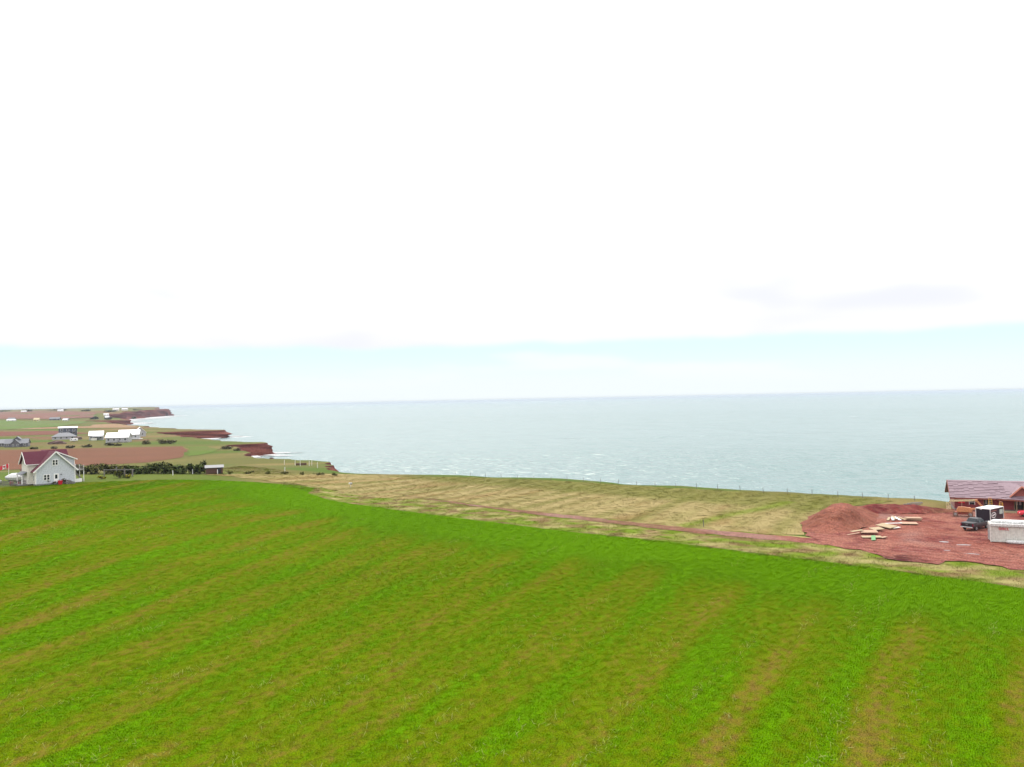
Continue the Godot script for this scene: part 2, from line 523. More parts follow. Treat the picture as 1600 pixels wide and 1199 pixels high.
# ------------------------------------------------------------------ sea
func sea() -> void:
	var n := FastNoiseLite.new()
	n.seed = 77; n.frequency = 0.22; n.fractal_octaves = 3; n.fractal_gain = 0.55
	var wave := func(x: float, z: float) -> float:
		var u := x * 0.80 + z * 0.60
		var v := -x * 0.60 + z * 0.80
		var d := Vector2(x, z).length()
		return SEA + n.get_noise_2d(u * 0.42, v) * 0.52 * (1.0 - ss(330, 570, d)) + n.get_noise_2d(u * 0.08, v * 0.16) * 0.8 * (1.0 - ss(1300, 1900, d))
	var white := func(_x: float, _z: float) -> Color: return Color.WHITE
	var a := blank()
	var g1 := Rect2(-192, -576, 576, 448)
	var g2 := Rect2(-1152, -1920, 2688, 1920)
	var all := PackedVector2Array([Vector2(-3072, 2048), Vector2(10752, 2048), Vector2(10752, -13056), Vector2(-8448, -13056), Vector2(-8448, -3072), Vector2(-3072, -3072)])
	var near := PackedVector2Array([Vector2(-192, -128), Vector2(384, -128), Vector2(384, -576), Vector2(-192, -576)])
	sheet(near, 1.6, 0.0, white, wave, a)
	var cut := PackedVector2Array([Vector2(-1152, 0), Vector2(1536, 0), Vector2(1536, -1920), Vector2(-1152, -1920)])
	sheet(cut, 8.0, 0.0, white, wave, a, g2, g1)
	sheet(all, 384.0, 0.0, white, wave, a, Rect2(), g2)
	var m := mat(Color(0.13, 0.205, 0.205), 0.22)
	m.metallic_specular = 0.35
	m.normal_enabled = true
	m.normal_texture = normal_tex(512, 0.03, 6.0, 31)
	m.normal_scale = 1.0
	m.uv1_triplanar = true
	m.uv1_world_triplanar = true
	m.uv1_scale = Vector3(0.04, 0.04, 0.10)
	var o := place(self, "sea", arr_mesh(a), m, Vector3.ZERO)
	o.set_meta("kind", "structure")
	# white surf along the foot of the cliffs and on the beach
	var st := S()
	for i in range(0, coast.size() - 1):
		var p := coast[i]
		var q := coast[i + 1]
		if p.y > -300.0 or p.length() > 2600.0: continue
		var out := (q - p).orthogonal().normalized() * -1.0
		var wd := clampf(p.length() * 0.016, 4.0, 34.0)
		var w0 := wd * (1.2 + n_b.get_noise_2d(p.x * 3.0, p.y * 3.0) * 2.0)
		var w1 := wd * (1.2 + n_b.get_noise_2d(q.x * 3.0, q.y * 3.0) * 2.0)
		if w0 < 1.0 or w1 < 1.0: continue
		var y := SEA + 0.42
		var ft := 4.2 * (0.7 + 0.4 * clampf(p.length() / 300.0, 1.0, 4.0))
		var a0 := p + out * 1.0; var a1 := p + out * (ft + 2.0 + w0)
		var b0 := q + out * 1.0; var b1 := q + out * (ft + 2.0 + w1)
		quad(st, Vector3(a0.x, y, a0.y), Vector3(b0.x, y, b0.y), Vector3(b1.x, y - 0.25, b1.y), Vector3(a1.x, y - 0.25, a1.y))
	var f := part(self, "surf", st, mat(Color(0.62, 0.64, 0.65), 0.9, "fine", 0.1, true))
	tag(f, "white surf breaking along the foot of the red cliffs", "surf", "", "stuff")

func cliffs() -> void:
	var a := blank()
	var rows := 9
	var n := coast.size()
	for i in n:
		var p := coast[i]
		var t := (coast[mini(i + 1, n - 1)] - coast[maxi(i - 1, 0)]).normalized()
		var out := Vector2(-t.y, t.x)
		var top := hgt(p.x, p.y) - 0.05
		var big := clampf(p.length() / 300.0, 1.0, 4.0)
		for k in rows:
			var f := float(k) / (rows - 1)
			var off := 0.0
			if k > 0:
				off = (0.25 + f * 2.6 + f * f * 3.4) * (0.7 + 0.4 * big) + n_c.get_noise_3d(p.x * 0.5 / big, k * 3.0, p.y * 0.5 / big) * 2.2 * big + (n_c.get_noise_2d(k * 9.0, 4.0)) * 1.2
				off = maxf(off, 0.1 + f)
			var q := p + out * off
			arr_put(a, Vector3(q.x, lerpf(top, SEA - 1.5, f), q.y), alb(176, 108, 94, 1.5).lerp(alb(134, 78, 74, 1.5), 0.5 + 1.3 * n_c.get_noise_3d(p.x * 0.1, k * 4.0, p.y * 0.1)))
	for i in n - 1:
		for k in rows - 1:
			var q0 := i * rows + k
			a.i.append_array([q0, q0 + 1, q0 + rows + 1, q0, q0 + rows + 1, q0 + rows])
	var st := SurfaceTool.new()
	st.create_from_arrays(arrays_of(a))
	st.generate_normals()
	var o := place(self, "sea_cliff", st.commit(), M.cliff, Vector3.ZERO)
	o.set_meta("kind", "structure")
	# loose rocks and the far sea stack
	rock("sea_stack", "dark lone sea stack standing off the farthest headland", Vector3(-1043, SEA, -2350), Vector3(9, 12, 9), 3)
	rock("shore_rock", "low flat red rock in the surf beside the second headland", Vector3(-108, SEA, -362), Vector3(9, 2.6, 5), 4)
	rock("shore_rock", "red rock shelf standing in the cove off the headland tip", Vector3(-116, SEA, -374), Vector3(6, 4.4, 5), 5)

func arr_put(a: Dictionary, v: Vector3, c: Color) -> void:
	a.v.append(v); a.n.append(Vector3.UP); a.c.append(c); a.u.append(Vector2.ZERO)

func arrays_of(a: Dictionary) -> Array:
	var s := []
	s.resize(Mesh.ARRAY_MAX)
	s[Mesh.ARRAY_VERTEX] = a.v; s[Mesh.ARRAY_NORMAL] = a.n; s[Mesh.ARRAY_COLOR] = a.c
	s[Mesh.ARRAY_TEX_UV] = a.u; s[Mesh.ARRAY_INDEX] = a.i
	return s

func rock(called: String, label: String, at: Vector3, size: Vector3, sd: int, c := Color(0.12, 0.055, 0.05), cat := "rock") -> void:
	var st := S()
	var rings := []
	for k in 6:
		var f := k / 5.0
		var ring := []
		for i in 12:
			var t := TAU * i / 12.0
			var r := (1.0 - 0.35 * f * f - (0.45 if k == 5 else 0.0)) * (0.8 + 0.5 * n_c.get_noise_3d(cos(t) * 6 + sd * 20, f * 9, sin(t) * 6))
			ring.append(Vector3(cos(t) * size.x * 0.5 * r, -1.0 + f * (size.y + 1.0), sin(t) * size.z * 0.5 * r))
		rings.append(ring)
	loft(st, rings)
	var o := part(self, called, st, mat(c, 0.95, "clod", 0.2))
	o.position = at
	tag(o, label, cat)

# ------------------------------------------------------------------ crops
func in_view(x: float, z: float, spare: float) -> bool:
	return absf(x) < -z * 0.70 + spare

func blade_patch(count: int, half: float, lo: float, hi: float, wide: float, lean: float, rows: float, sd: int) -> ArrayMesh:
	var r := RandomNumberGenerator.new()
	r.seed = sd
	var st := SurfaceTool.new()
	st.begin(Mesh.PRIMITIVE_TRIANGLES)
	for i in count:
		var x := r.randf_range(-half, half)
		if rows > 0.0: x = roundf(x / rows) * rows + r.randf_range(-0.06, 0.06)
		var z := r.randf_range(-half, half)
		var h := r.randf_range(lo, hi)
		var t := r.randf() * TAU
		var d := Vector3(cos(t), 0, sin(t))
		var s := Vector3(-d.z, 0, d.x) * wide
		var tip := Vector3(x, h, z) + d * h * r.randf_range(0.2, lean)
		var b := Vector3(x, -0.01, z)
		var mid := b + d * h * 0.2 + Vector3.UP * h * 0.6
		var k := r.randf_range(0.75, 1.25)
		st.set_color(Color(k, k, k))
		st.set_normal((Vector3.UP + d * 0.5).normalized())
		for v in [b - s, b + s, mid + s * 0.8, b - s, mid + s * 0.8, mid - s * 0.8, mid - s * 0.8, mid + s * 0.8, tip]: st.add_vertex(v)
	return st.commit()

func scatter(called: String, label: String, category: String, mesh: Mesh, m: Material, xf: Array, cols: PackedColorArray) -> void:
	var mm := MultiMesh.new()
	mm.transform_format = MultiMesh.TRANSFORM_3D
	mm.use_colors = true
	mm.mesh = mesh
	mm.instance_count = xf.size()
	for i in xf.size():
		mm.set_instance_transform(i, xf[i])
		mm.set_instance_color(i, cols[i])
	var o := MultiMeshInstance3D.new()
	o.multimesh = mm
	o.material_override = m
	o.name = numbered(called)
	add_child(o)
	tag(o, label, category, "", "stuff")

func crops() -> void:
	# the bare field, coloured by what grows and lies on it
	var size := 1024
	var px := PackedByteArray()
	px.resize(size * size * 3)
	var soil := alb(140, 116, 58)
	var straw := alb(138, 130, 36)
	var grn := alb(104, 150, 3)
	for y in size:
		var z := -200.0 + 256.0 * (y + 0.5) / size
		for x in size:
			var wx := -140.0 + 256.0 * (x + 0.5) / size
			var g := crop(wx, z)
			var c := soil.lerp(straw, 0.5 + n_c.get_noise_2d(wx * 5.0, z * 5.0)).lerp(alb(117, 138, 8), ss(0.0, 0.45, g)).lerp(grn, ss(0.4, 0.85, g)).lerp(alb(112, 164, 2), ss(0.75, 1.0, g)).linear_to_srgb()
			var i := (y * size + x) * 3
			px[i] = int(c.r * 255); px[i + 1] = int(c.g * 255); px[i + 2] = int(c.b * 255)
	var tex := ImageTexture.create_from_image(Image.create_from_data(size, size, false, Image.FORMAT_RGB8, px))
	var fm := StandardMaterial3D.new()
	fm.albedo_texture = tex
	fm.roughness = 0.95
	fm.metallic_specular = 0.05
	fm.detail_enabled = true
	fm.detail_albedo = T.speck
	fm.detail_uv_layer = BaseMaterial3D.DETAIL_UV_2
	fm.detail_blend_mode = BaseMaterial3D.BLEND_MODE_MUL
	var white := func(_x: float, _z: float) -> Color: return Color.WHITE
	ground_sheet("crop_field", field_poly, 3.0, 0.0, white, fm)
	# young cereal leaves in drill rows
	var meshes := [blade_patch(64, 0.45, 0.04, 0.09, 0.007, 1.6, 0.17, 1), blade_patch(64, 0.45, 0.04, 0.085, 0.007, 1.8, 0.17, 2), blade_patch(64, 0.45, 0.04, 0.095, 0.007, 1.5, 0.17, 3)]
	var xf := [[], [], []]
	var co := [PackedColorArray(), PackedColorArray(), PackedColorArray()]
	var yaw := 0.0
	var z := -42.0
	while z > -198.0:
		var step := 0.5 if z > -110.0 else 0.72
		var lim := -z * 0.68 + 16.0
		var x := -lim
		while x < lim:
			var px_ := x + rng.randf_range(-0.3, 0.3)
			var pz := z + rng.randf_range(-0.3, 0.3)
			x += step
			var g := crop(px_, pz)
			if rng.randf() > 0.5 + 0.8 * g: continue
			if not Geometry2D.is_point_in_polygon(Vector2(px_ + rng.randfn(0.0, 0.9), pz + rng.randfn(0.0, 0.9)), field_poly): continue
			var k := rng.randi() % 3
			yaw = atan2(px_ - PIVOT.x, pz - PIVOT.y)
			var sc := (0.7 + 0.5 * g) * (1.0 if z > -110.0 else 1.25)
			xf[k].append(Transform3D(Basis(Vector3.UP, yaw + rng.randf_range(-0.06, 0.06)).scaled(Vector3(sc, sc * (0.95 - 0.25 * g), sc)), on(px_, pz)))
			var c := alb(160, 140, 66).lerp(alb(126, 145, 11), ss(0.0, 0.4, g)).lerp(alb(104, 152, 2), ss(0.35, 0.85, g)).lerp(alb(112, 164, 2), ss(0.75, 1.0, g))
			var j := rng.randf_range(0.82, 1.2)
			co[k].append(Color(c.r * j, c.g * j, c.b * j))
		z -= step
	for k in 3:
		scatter("crop_leaves", "young green cereal leaves covering the field in drill rows", "crop", meshes[k], M.blade, xf[k], co[k])
	# pale straw stalks left standing and lying along some rows
	var sx := []
	var sc_ := PackedColorArray()
	for k in 190:
		var d := 46.0 + 120.0 * pow(rng.randf(), 1.6)
		var cx := rng.randf_range(-0.7, 0.7) * d
		for j in rng.randi_range(6, 26):
			var al := rng.randfn(0.0, 2.6)
			var ac := rng.randfn(0.0, 0.35)
			var q := Vector2(cx, -d) + ROW * al + Vector2(-ROW.y, ROW.x) * ac
			if not Geometry2D.is_point_in_polygon(q, field_poly): continue
			var b := Basis(Vector3.UP, rng.randf() * TAU) * Basis(Vector3.RIGHT, rng.randf_range(0.3, 1.4))
			var l := rng.randf_range(0.2, 0.5)
			sx.append(Transform3D(b.scaled_local(Vector3(1, l, 1)), on(q.x, q.y, 0.02)))
			var c := alb(214, 214, 140).lerp(alb(176, 196, 84), rng.randf())
			sc_.append(c)
	var st := SurfaceTool.new()
	st.begin(Mesh.PRIMITIVE_TRIANGLES)
	tube(st, Vector3.ZERO, Vector3(0.04, 1, 0.02), 0.017, 0.007, 4)
	st.generate_normals()
	scatter("straw_stalks", "pale loose straw stalks left in the green crop", "straw", st.commit(), M.blade, sx, sc_)

	# the dry hay field between the crop and the cliff edge
	hay_poly = rough_line(V([-82, -205, -70, -212, -60, -224, -52, -233, -40, -238, -20, -236, 10, -220, 36, -198.5, 72, -172.5, 80, -164, 70, -159, 60, -150, 52, -140, 47, -127, 41, -129, 32, -134.5, 22.5, -143, 12, -153, -6, -169, -20, -184, -34, -186, -48, -197, -58, -200]), 2, 1.4, true)
	var hay := func(x: float, zz: float) -> Color:
		var c: Color = hay_colour(x, zz)
		return c
	ground_sheet("hay_field", hay_poly, 1.5, 0.02, hay, M.ground)
	var dm := [blade_patch(26, 0.55, 0.05, 0.15, 0.011, 1.5, 0.0, 11), blade_patch(26, 0.55, 0.05, 0.13, 0.011, 1.8, 0.0, 12)]
	xf = [[], []]
	co = [PackedColorArray(), PackedColorArray()]
	for i in 62000:
		var x := rng.randf_range(-84, 92)
		var zz := rng.randf_range(-242, -78)
		if not in_view(x, zz, 20.0): continue
		var q := Vector2(x, zz)
		var inside := Geometry2D.is_point_in_polygon(q, hay_poly)
		var e := edge_dist(x, zz)
		if not inside and (e < -17.0 or e > 0.6 or (x > 57 and Geometry2D.is_point_in_polygon(q, yard_poly())) or Geometry2D.is_point_in_polygon(q, track_poly())): continue
		var k := i % 2
		var s := rng.randf_range(0.7, 1.3)
		xf[k].append(Transform3D(Basis(Vector3.UP, rng.randf() * TAU).scaled(Vector3(s, s, s)), on(x, zz, 0.01)))
		var c: Color = hay_colour(x, zz) if inside else verge_colour(x, zz)
		var j := rng.randf_range(0.85, 1.3)
		co[k].append(Color(c.r * j, c.g * j, c.b * j))
	for k in 2:
		scatter("dry_grass", "dry tan grass tufts covering the field by the cliff", "grass", dm[k], M.blade, xf[k], co[k])

func hay_colour(x: float, z: float) -> Color:
	var p := Vector2(x, z)
	var al := p.dot(ROW)
	var ac := p.dot(Vector2(-ROW.y, ROW.x))
	var w := ac + n_a.get_noise_2d(al * 0.6, ac * 0.6) * 2.0
	var band := ss(0.1, 0.9, 0.5 + 0.5 * cos(w * TAU / 6.5))
	var v := n_b.get_noise_2d(al * 0.5, ac * 2.2)
	var c := alb(196, 178, 122, 1.2).lerp(alb(148, 144, 76, 1.2), clampf(band * 0.62 + v * 0.7, 0, 1))
	c = c.lerp(alb(170, 138, 88, 1.18), ss(0.1, 0.5, n_b.get_noise_2d(al * 0.4 + 90, ac * 3.0)) * 0.6)
	# greener along the cliff edge, and one green strip
	var e := edge_dist(x, z)
	c = c.lerp(alb(132, 135, 58, 1.18), ss(-40, -49, e) * 0.75)
	var on_strip := Geometry2D.get_closest_point_to_segment(p, Vector2(30, -138.6), Vector2(58, -165.6))
	var gs := (1.0 - ss(0.9, 2.0, p.distance_to(on_strip) + 0.8 * v))
	return c.lerp(alb(140, 158, 50, 1.18), gs * 0.85)

func verge_colour(x: float, z: float) -> Color:
	var v := n_b.get_noise_2d(x * 2.2, z * 3.2)
	var w := n_c.get_noise_2d(x * 0.6 + 80, z * 0.8)
	var c := alb(150, 155, 72, 1.18).lerp(alb(190, 180, 118, 1.18), ss(0.0, 0.4, v))
	c = c.lerp(alb(128, 155, 35, 1.18), ss(0.0, 0.3, -v)).lerp(alb(150, 118, 84, 1.18), ss(0.05, 0.4, w) * 0.8)
	return c

var _track := PackedVector2Array()
func track_poly() -> PackedVector2Array:
	if _track.is_empty():
		_track = rough_line(V([-27, -191, -6, -168.4, 11.9, -152.1, 22.7, -142.4, 32.1, -133.9, 41.2, -127.6, 47.5, -124, 48, -117.6, 40, -123.4, 31.4, -129.8, 22.1, -138.1, 11.6, -147.9, -0.5, -159.6, -16.4, -177.6]), 1.5, 0.8, true)
	return _track

var _yard := PackedVector2Array()
func yard_poly() -> PackedVector2Array:
	if _yard.is_empty():
		_yard = rough_line(V([46.5, -125.0, 51.5, -136, 58, -148, 66, -154, 78, -154, 86, -150, 108, -140, 118, -126, 122, -90, 100, -62, 72, -92.5, 64.5, -98.8, 60, -105.0, 56.0, -103.9, 53.4, -104.6, 51.2, -107.2, 51.6, -110.8, 47.5, -118]), 1.5, 1.6, true)
	return _yard

const PUDDLES := [[65.1, -118.6, 1.3, 0.6, 20.0, "small round puddle in the dirt yard ruts"], [66.6, -116.0, 2.2, 0.42, -8.0, "long puddle in the middle of the dirt yard"], [64.0, -109.6, 2.0, 0.3, -35.0, "narrow puddle in the rut near the verge"], [61.9, -112.2, 0.9, 0.25, -30.0, "smallest puddle beside the narrow rut puddle"]]

func worksite_ground() -> void:
	ground_sheet("verge", rough_line(V([-60, -199, -48, -197, -34, -187, -20, -184, 12, -154, 47, -125, 52, -119, 60, -109, 69, -98, 110, -50, 104, -45, 66, -83, 58.5, -90.6, 47.5, -102, 38.6, -109.8, 31, -117, 20, -127, 8, -135.8, -1, -143.8, -11.6, -153.2, -21, -162.2, -29, -169.8, -42, -177.6, -49, -185.6, -50, -196]), 2, 0.4, true), 1.2, 0.01, verge_colour, M.ground)
	var red := func(x: float, z: float) -> Color:
		var v := n_b.get_noise_2d(x * 2.0, z * 2.0)
		var w := n_c.get_noise_2d(x * 0.5, z * 0.5)
		var c := alb(186, 120, 102, 1.25).lerp(alb(166, 94, 80, 1.25), clampf(0.5 + 1.4 * v, 0, 1)).lerp(alb(136, 62, 60, 1.25), ss(0.05, 0.5, w) * 0.8)
		# wheel tracks: damp dark and dry pale bands that run along the lane and swing round the yard
		c = c.lerp(alb(148, 108, 80, 1.4), 1.0 - ss(20, 50, x))
		var r := Vector2(x, z).distance_to(Vector2(78, -112)) + 0.5 * n_b.get_noise_2d(x, z)
		var ring := (0.5 + 0.5 * sin(r * TAU / 1.9)) * ss(5, 8, r) * (1.0 - ss(15, 20, r))
		var lane := (0.5 + 0.5 * sin(edge_dist(x, z) * TAU / 2.1)) * (1.0 - ss(4, 11, absf(edge_dist(x, z) + 15.0)))
		c = c.lerp(alb(128, 66, 62, 1.25), ring * 0.55 * (0.6 + n_c.get_noise_2d(x, z)))
		c = c.lerp(alb(192, 130, 118, 1.25).lerp(alb(176, 148, 104, 1.4), 1.0 - ss(20, 50, x)), clampf(lane * 0.6 * (0.7 + n_b.get_noise_2d(x * 2, z * 2)), 0, 1))
		c = c.lerp(alb(98, 28, 34), ss(0.45, -0.15, Vector2((x - 53.4) * 0.20, (z + 107.4) * 0.20).length() - 0.35 + 0.5 * n_b.get_noise_2d(x * 5, z * 5)) * 0.9)
		c = c.lerp(alb(186, 148, 138, 1.25), ss(0.1, 0.45, n_a.get_noise_2d(x * 2.2 + 200, z * 2.2)) * 0.6)
		return c.lerp(alb(104, 48, 48), ss(0.02, 0.5, n_c.get_noise_2d(x * 3.1, z * 3.1)) * 0.4).lerp(alb(206, 146, 130, 1.25), ss(0.05, 0.5, n_c.get_noise_2d(x * 3.1 + 70, z * 3.1)) * 0.5)
	var rut := func(x: float, z: float) -> float:
		var c := Vector2(78, -112)
		var r := Vector2(x, z).distance_to(c) + 0.5 * n_b.get_noise_2d(x, z)
		var t := -sin(r * TAU / 1.9) * 0.05 * ss(5, 8, r) * (1.0 - ss(17, 20, r))
		var h := t * 0.6 + 0.05 + n_c.get_noise_2d(x * 2.4, z * 2.4) * 0.06 + n_b.get_noise_2d(x * 3, z * 3) * 0.07
		for p in PUDDLES:
			var near := ss(p[2] * 0.5 + 1.2, p[2] * 0.4, Vector2(x, z).distance_to(Vector2(p[0], p[1])))
			h = lerpf(h, 0.0, near)
		return h
	ground_sheet("dirt_track", track_poly(), 0.6, 0.05, red, M.soil, func(x: float, z: float) -> float: return hgt(x, z) + rut.call(x, z) * 0.4)
	ground_sheet("dirt_yard", yard_poly(), 0.6, 0.06, red, M.soil, rut)
	# puddles in the wheel ruts
	var wm := mat(Color(0.16, 0.10, 0.09), 0.06)
	for p in PUDDLES:
		var st := S()
		var c := Vector3(0, 0, 0)
		for i in 16:
			var f := func(k: int) -> Vector3:
				var t := TAU * k / 16.0
				var r := 1.0 + 0.35 * n_c.get_noise_2d(cos(t) * 5 + p[0] * 9, sin(t) * 5)
				return Vector3(cos(t) * p[2] * 0.5 * r, 0, sin(t) * p[3] * r)
			tri(st, c, f.call(i), f.call((i + 1) % 16))
		var o := part(self, "puddle", st, wm)
		o.position = Vector3(p[0], 0.075, p[1])
		o.rotation_degrees.y = p[4]
		tag(o, p[5], "puddle", "", "structure")
	# heaps of red earth
	heap("dirt_mound", "broad weathered mound of red earth beside the dry field", Vector2(58.2, -139.5), Vector2(5.8, 16.0), 2.7, 33, alb(184, 116, 98, 1.25), alb(160, 100, 80, 1.25))
	heap("dirt_mound", "low dark red bank of earth behind the plywood sheets", Vector2(73.5, -150), Vector2(12, 4.0), 1.2, 8, alb(158, 80, 74, 1.25), alb(124, 54, 54, 1.25))

func heap(called: String, label: String, c: Vector2, r: Vector2, h: float, deg: float, c0: Color, c1: Color, rag := 0.18) -> void:
	var poly := PackedVector2Array()
	var b := Transform2D(deg_to_rad(deg), c)
	for i in 40:
		var t := TAU * i / 40
		var k := 1.0 + rag * n_c.get_noise_2d(cos(t) * 9 + c.x, sin(t) * 9)
		poly.append(b * (Vector2(cos(t) * r.x, sin(t) * r.y) * k))
	var inv := b.affine_inverse()
	var hf := func(x: float, z: float) -> float:
		var q: Vector2 = inv * Vector2(x, z)
		var d := Vector2(q.x / r.x, q.y / r.y).length()
		var s := 1.0 - ss(0.15, 1.05, d + 0.25 * n_b.get_noise_2d(x * 1.6, z * 1.6))
		return h * s + n_c.get_noise_2d(x * 1.5, z * 1.5) * 0.3 * s + n_b.get_noise_2d(x * 6, z * 6) * 0.25 * s
	var cf := func(x: float, z: float) -> Color:
		return c0.lerp(c1, clampf(0.5 + 1.4 * n_b.get_noise_2d(x * 2, z * 3), 0, 1)).lerp(alb(160, 128, 88), 0.55 * ss(0.05, 0.45, n_a.get_noise_2d(x * 3.0, z * 3.0))).lerp(alb(112, 52, 50), ss(0.02, 0.5, n_c.get_noise_2d(x * 2.6, z * 2.6)) * 0.5).lerp(alb(204, 144, 124, 1.5), ss(0.05, 0.5, n_c.get_noise_2d(x * 2.6 + 70, z * 2.6)) * 0.4)
	var a := blank()
	sheet(poly, 0.5, 0.09, cf, hf, a)
	var o := place(self, called, arr_mesh(a), M.soil, Vector3.ZERO)
	tag(o, label, "earth mound", "heaps of red earth")

# ------------------------------------------------------------------ building pieces
func lapped_slope(st: SurfaceTool, e0: Vector3, e1: Vector3, r1: Vector3, r0: Vector3, rows: int, seg: float, lift: float, sd: int) -> void:
	# e0-e1 the eave, r0-r1 the ridge; overlapping courses broken into uneven lengths
	var rr := RandomNumberGenerator.new()
	rr.seed = sd
	var nrm := (e1 - e0).cross(r0 - e0).normalized()
	if nrm.y < 0: nrm = -nrm
	for k in rows:
		var t0 := float(k) / rows
		var t1 := float(k + 1.25) / rows if k < rows - 1 else 1.0
		var a := e0.lerp(r0, t0); var b := e1.lerp(r1, t0)
		var c := e1.lerp(r1, minf(t1, 1.0)); var d := e0.lerp(r0, minf(t1, 1.0))
		var n := maxi(1, int(a.distance_to(b) / seg))
		for i in n:
			var u0 := float(i) / n; var u1 := float(i + 1) / n
			var up := nrm * lift * rr.randf_range(0.5, 1.5)
			var p := [a.lerp(b, u0), a.lerp(b, u1), d.lerp(c, u1), d.lerp(c, u0)]
			hexa(st, [p[0] - nrm * 0.02, p[1] - nrm * 0.02, p[2] - nrm * 0.02, p[3] - nrm * 0.02, p[0] + up, p[1] + up, p[2] + nrm * 0.006, p[3] + nrm * 0.006])

func slab(st: SurfaceTool, e0: Vector3, e1: Vector3, r1: Vector3, r0: Vector3, th: float) -> void:
	var n := (e1 - e0).cross(r0 - e0).normalized()
	if n.y < 0: n = -n
	hexa(st, [e0 - n * th, e1 - n * th, r1 - n * th, r0 - n * th, e0, e1, r1, r0])

func window(p: Node, at: Vector3, w: float, h: float, yaw: float, panes := 1, called := "window") -> void:
	var b := Basis(Vector3.UP, deg_to_rad(yaw))
	var st := S()
	for s in [-1.0, 1.0]:
		bx(st, at + b * Vector3(s * (w * 0.5 + 0.05), 0, 0.03), Vector3(0.12, h + 0.24, 0.09), b)
		bx(st, at + b * Vector3(0, s * (h * 0.5 + 0.06), 0.03), Vector3(w - 0.02, 0.12, 0.085), b)
	for k in panes - 1:
		bx(st, at + b * Vector3(w * (-0.5 + (k + 1.0) / panes), 0, 0.03), Vector3(0.16, h - 0.01, 0.08), b)
	bx(st, at + b * Vector3(0, 0.02, 0.025), Vector3(w - 0.01, 0.06, 0.06), b)
	var f := part(p, called, st, M.trim)
	var g := S()
	bx(g, at + b * Vector3(0, 0, 0.005), Vector3(w + 0.02, h + 0.02, 0.03), b)
	part(f, "pane", g, M.glass)

func log_wall(st: SurfaceTool, a: Vector3, b: Vector3, h: float, holes: Array, course := 0.26) -> void:
	# holes: [from, to, low, high] measured along the wall
	var d := (b - a).normalized()
	var l := a.distance_to(b)
	var nr := Vector3.UP.cross(d).normalized()
	var bs := Basis(d, Vector3.UP, nr)
	var n := int(h / course)
	for k in n:
		var y := (k + 0.5) * course
		var runs := [[0.0, l]]
		for o in holes:
			if y > o[2] and y < o[3]:
				var nx := []
				for r in runs:
					if o[1] <= r[0] or o[0] >= r[1]: nx.append(r)
					else:
						if o[0] > r[0]: nx.append([r[0], o[0]])
						if o[1] < r[1]: nx.append([o[1], r[1]])
				runs = nx
		for r in runs:
			cbx(st, a + d * (r[0] + r[1]) * 0.5 + Vector3.UP * y, Vector3(r[1] - r[0], course - 0.01, 0.22), 0.05, bs)

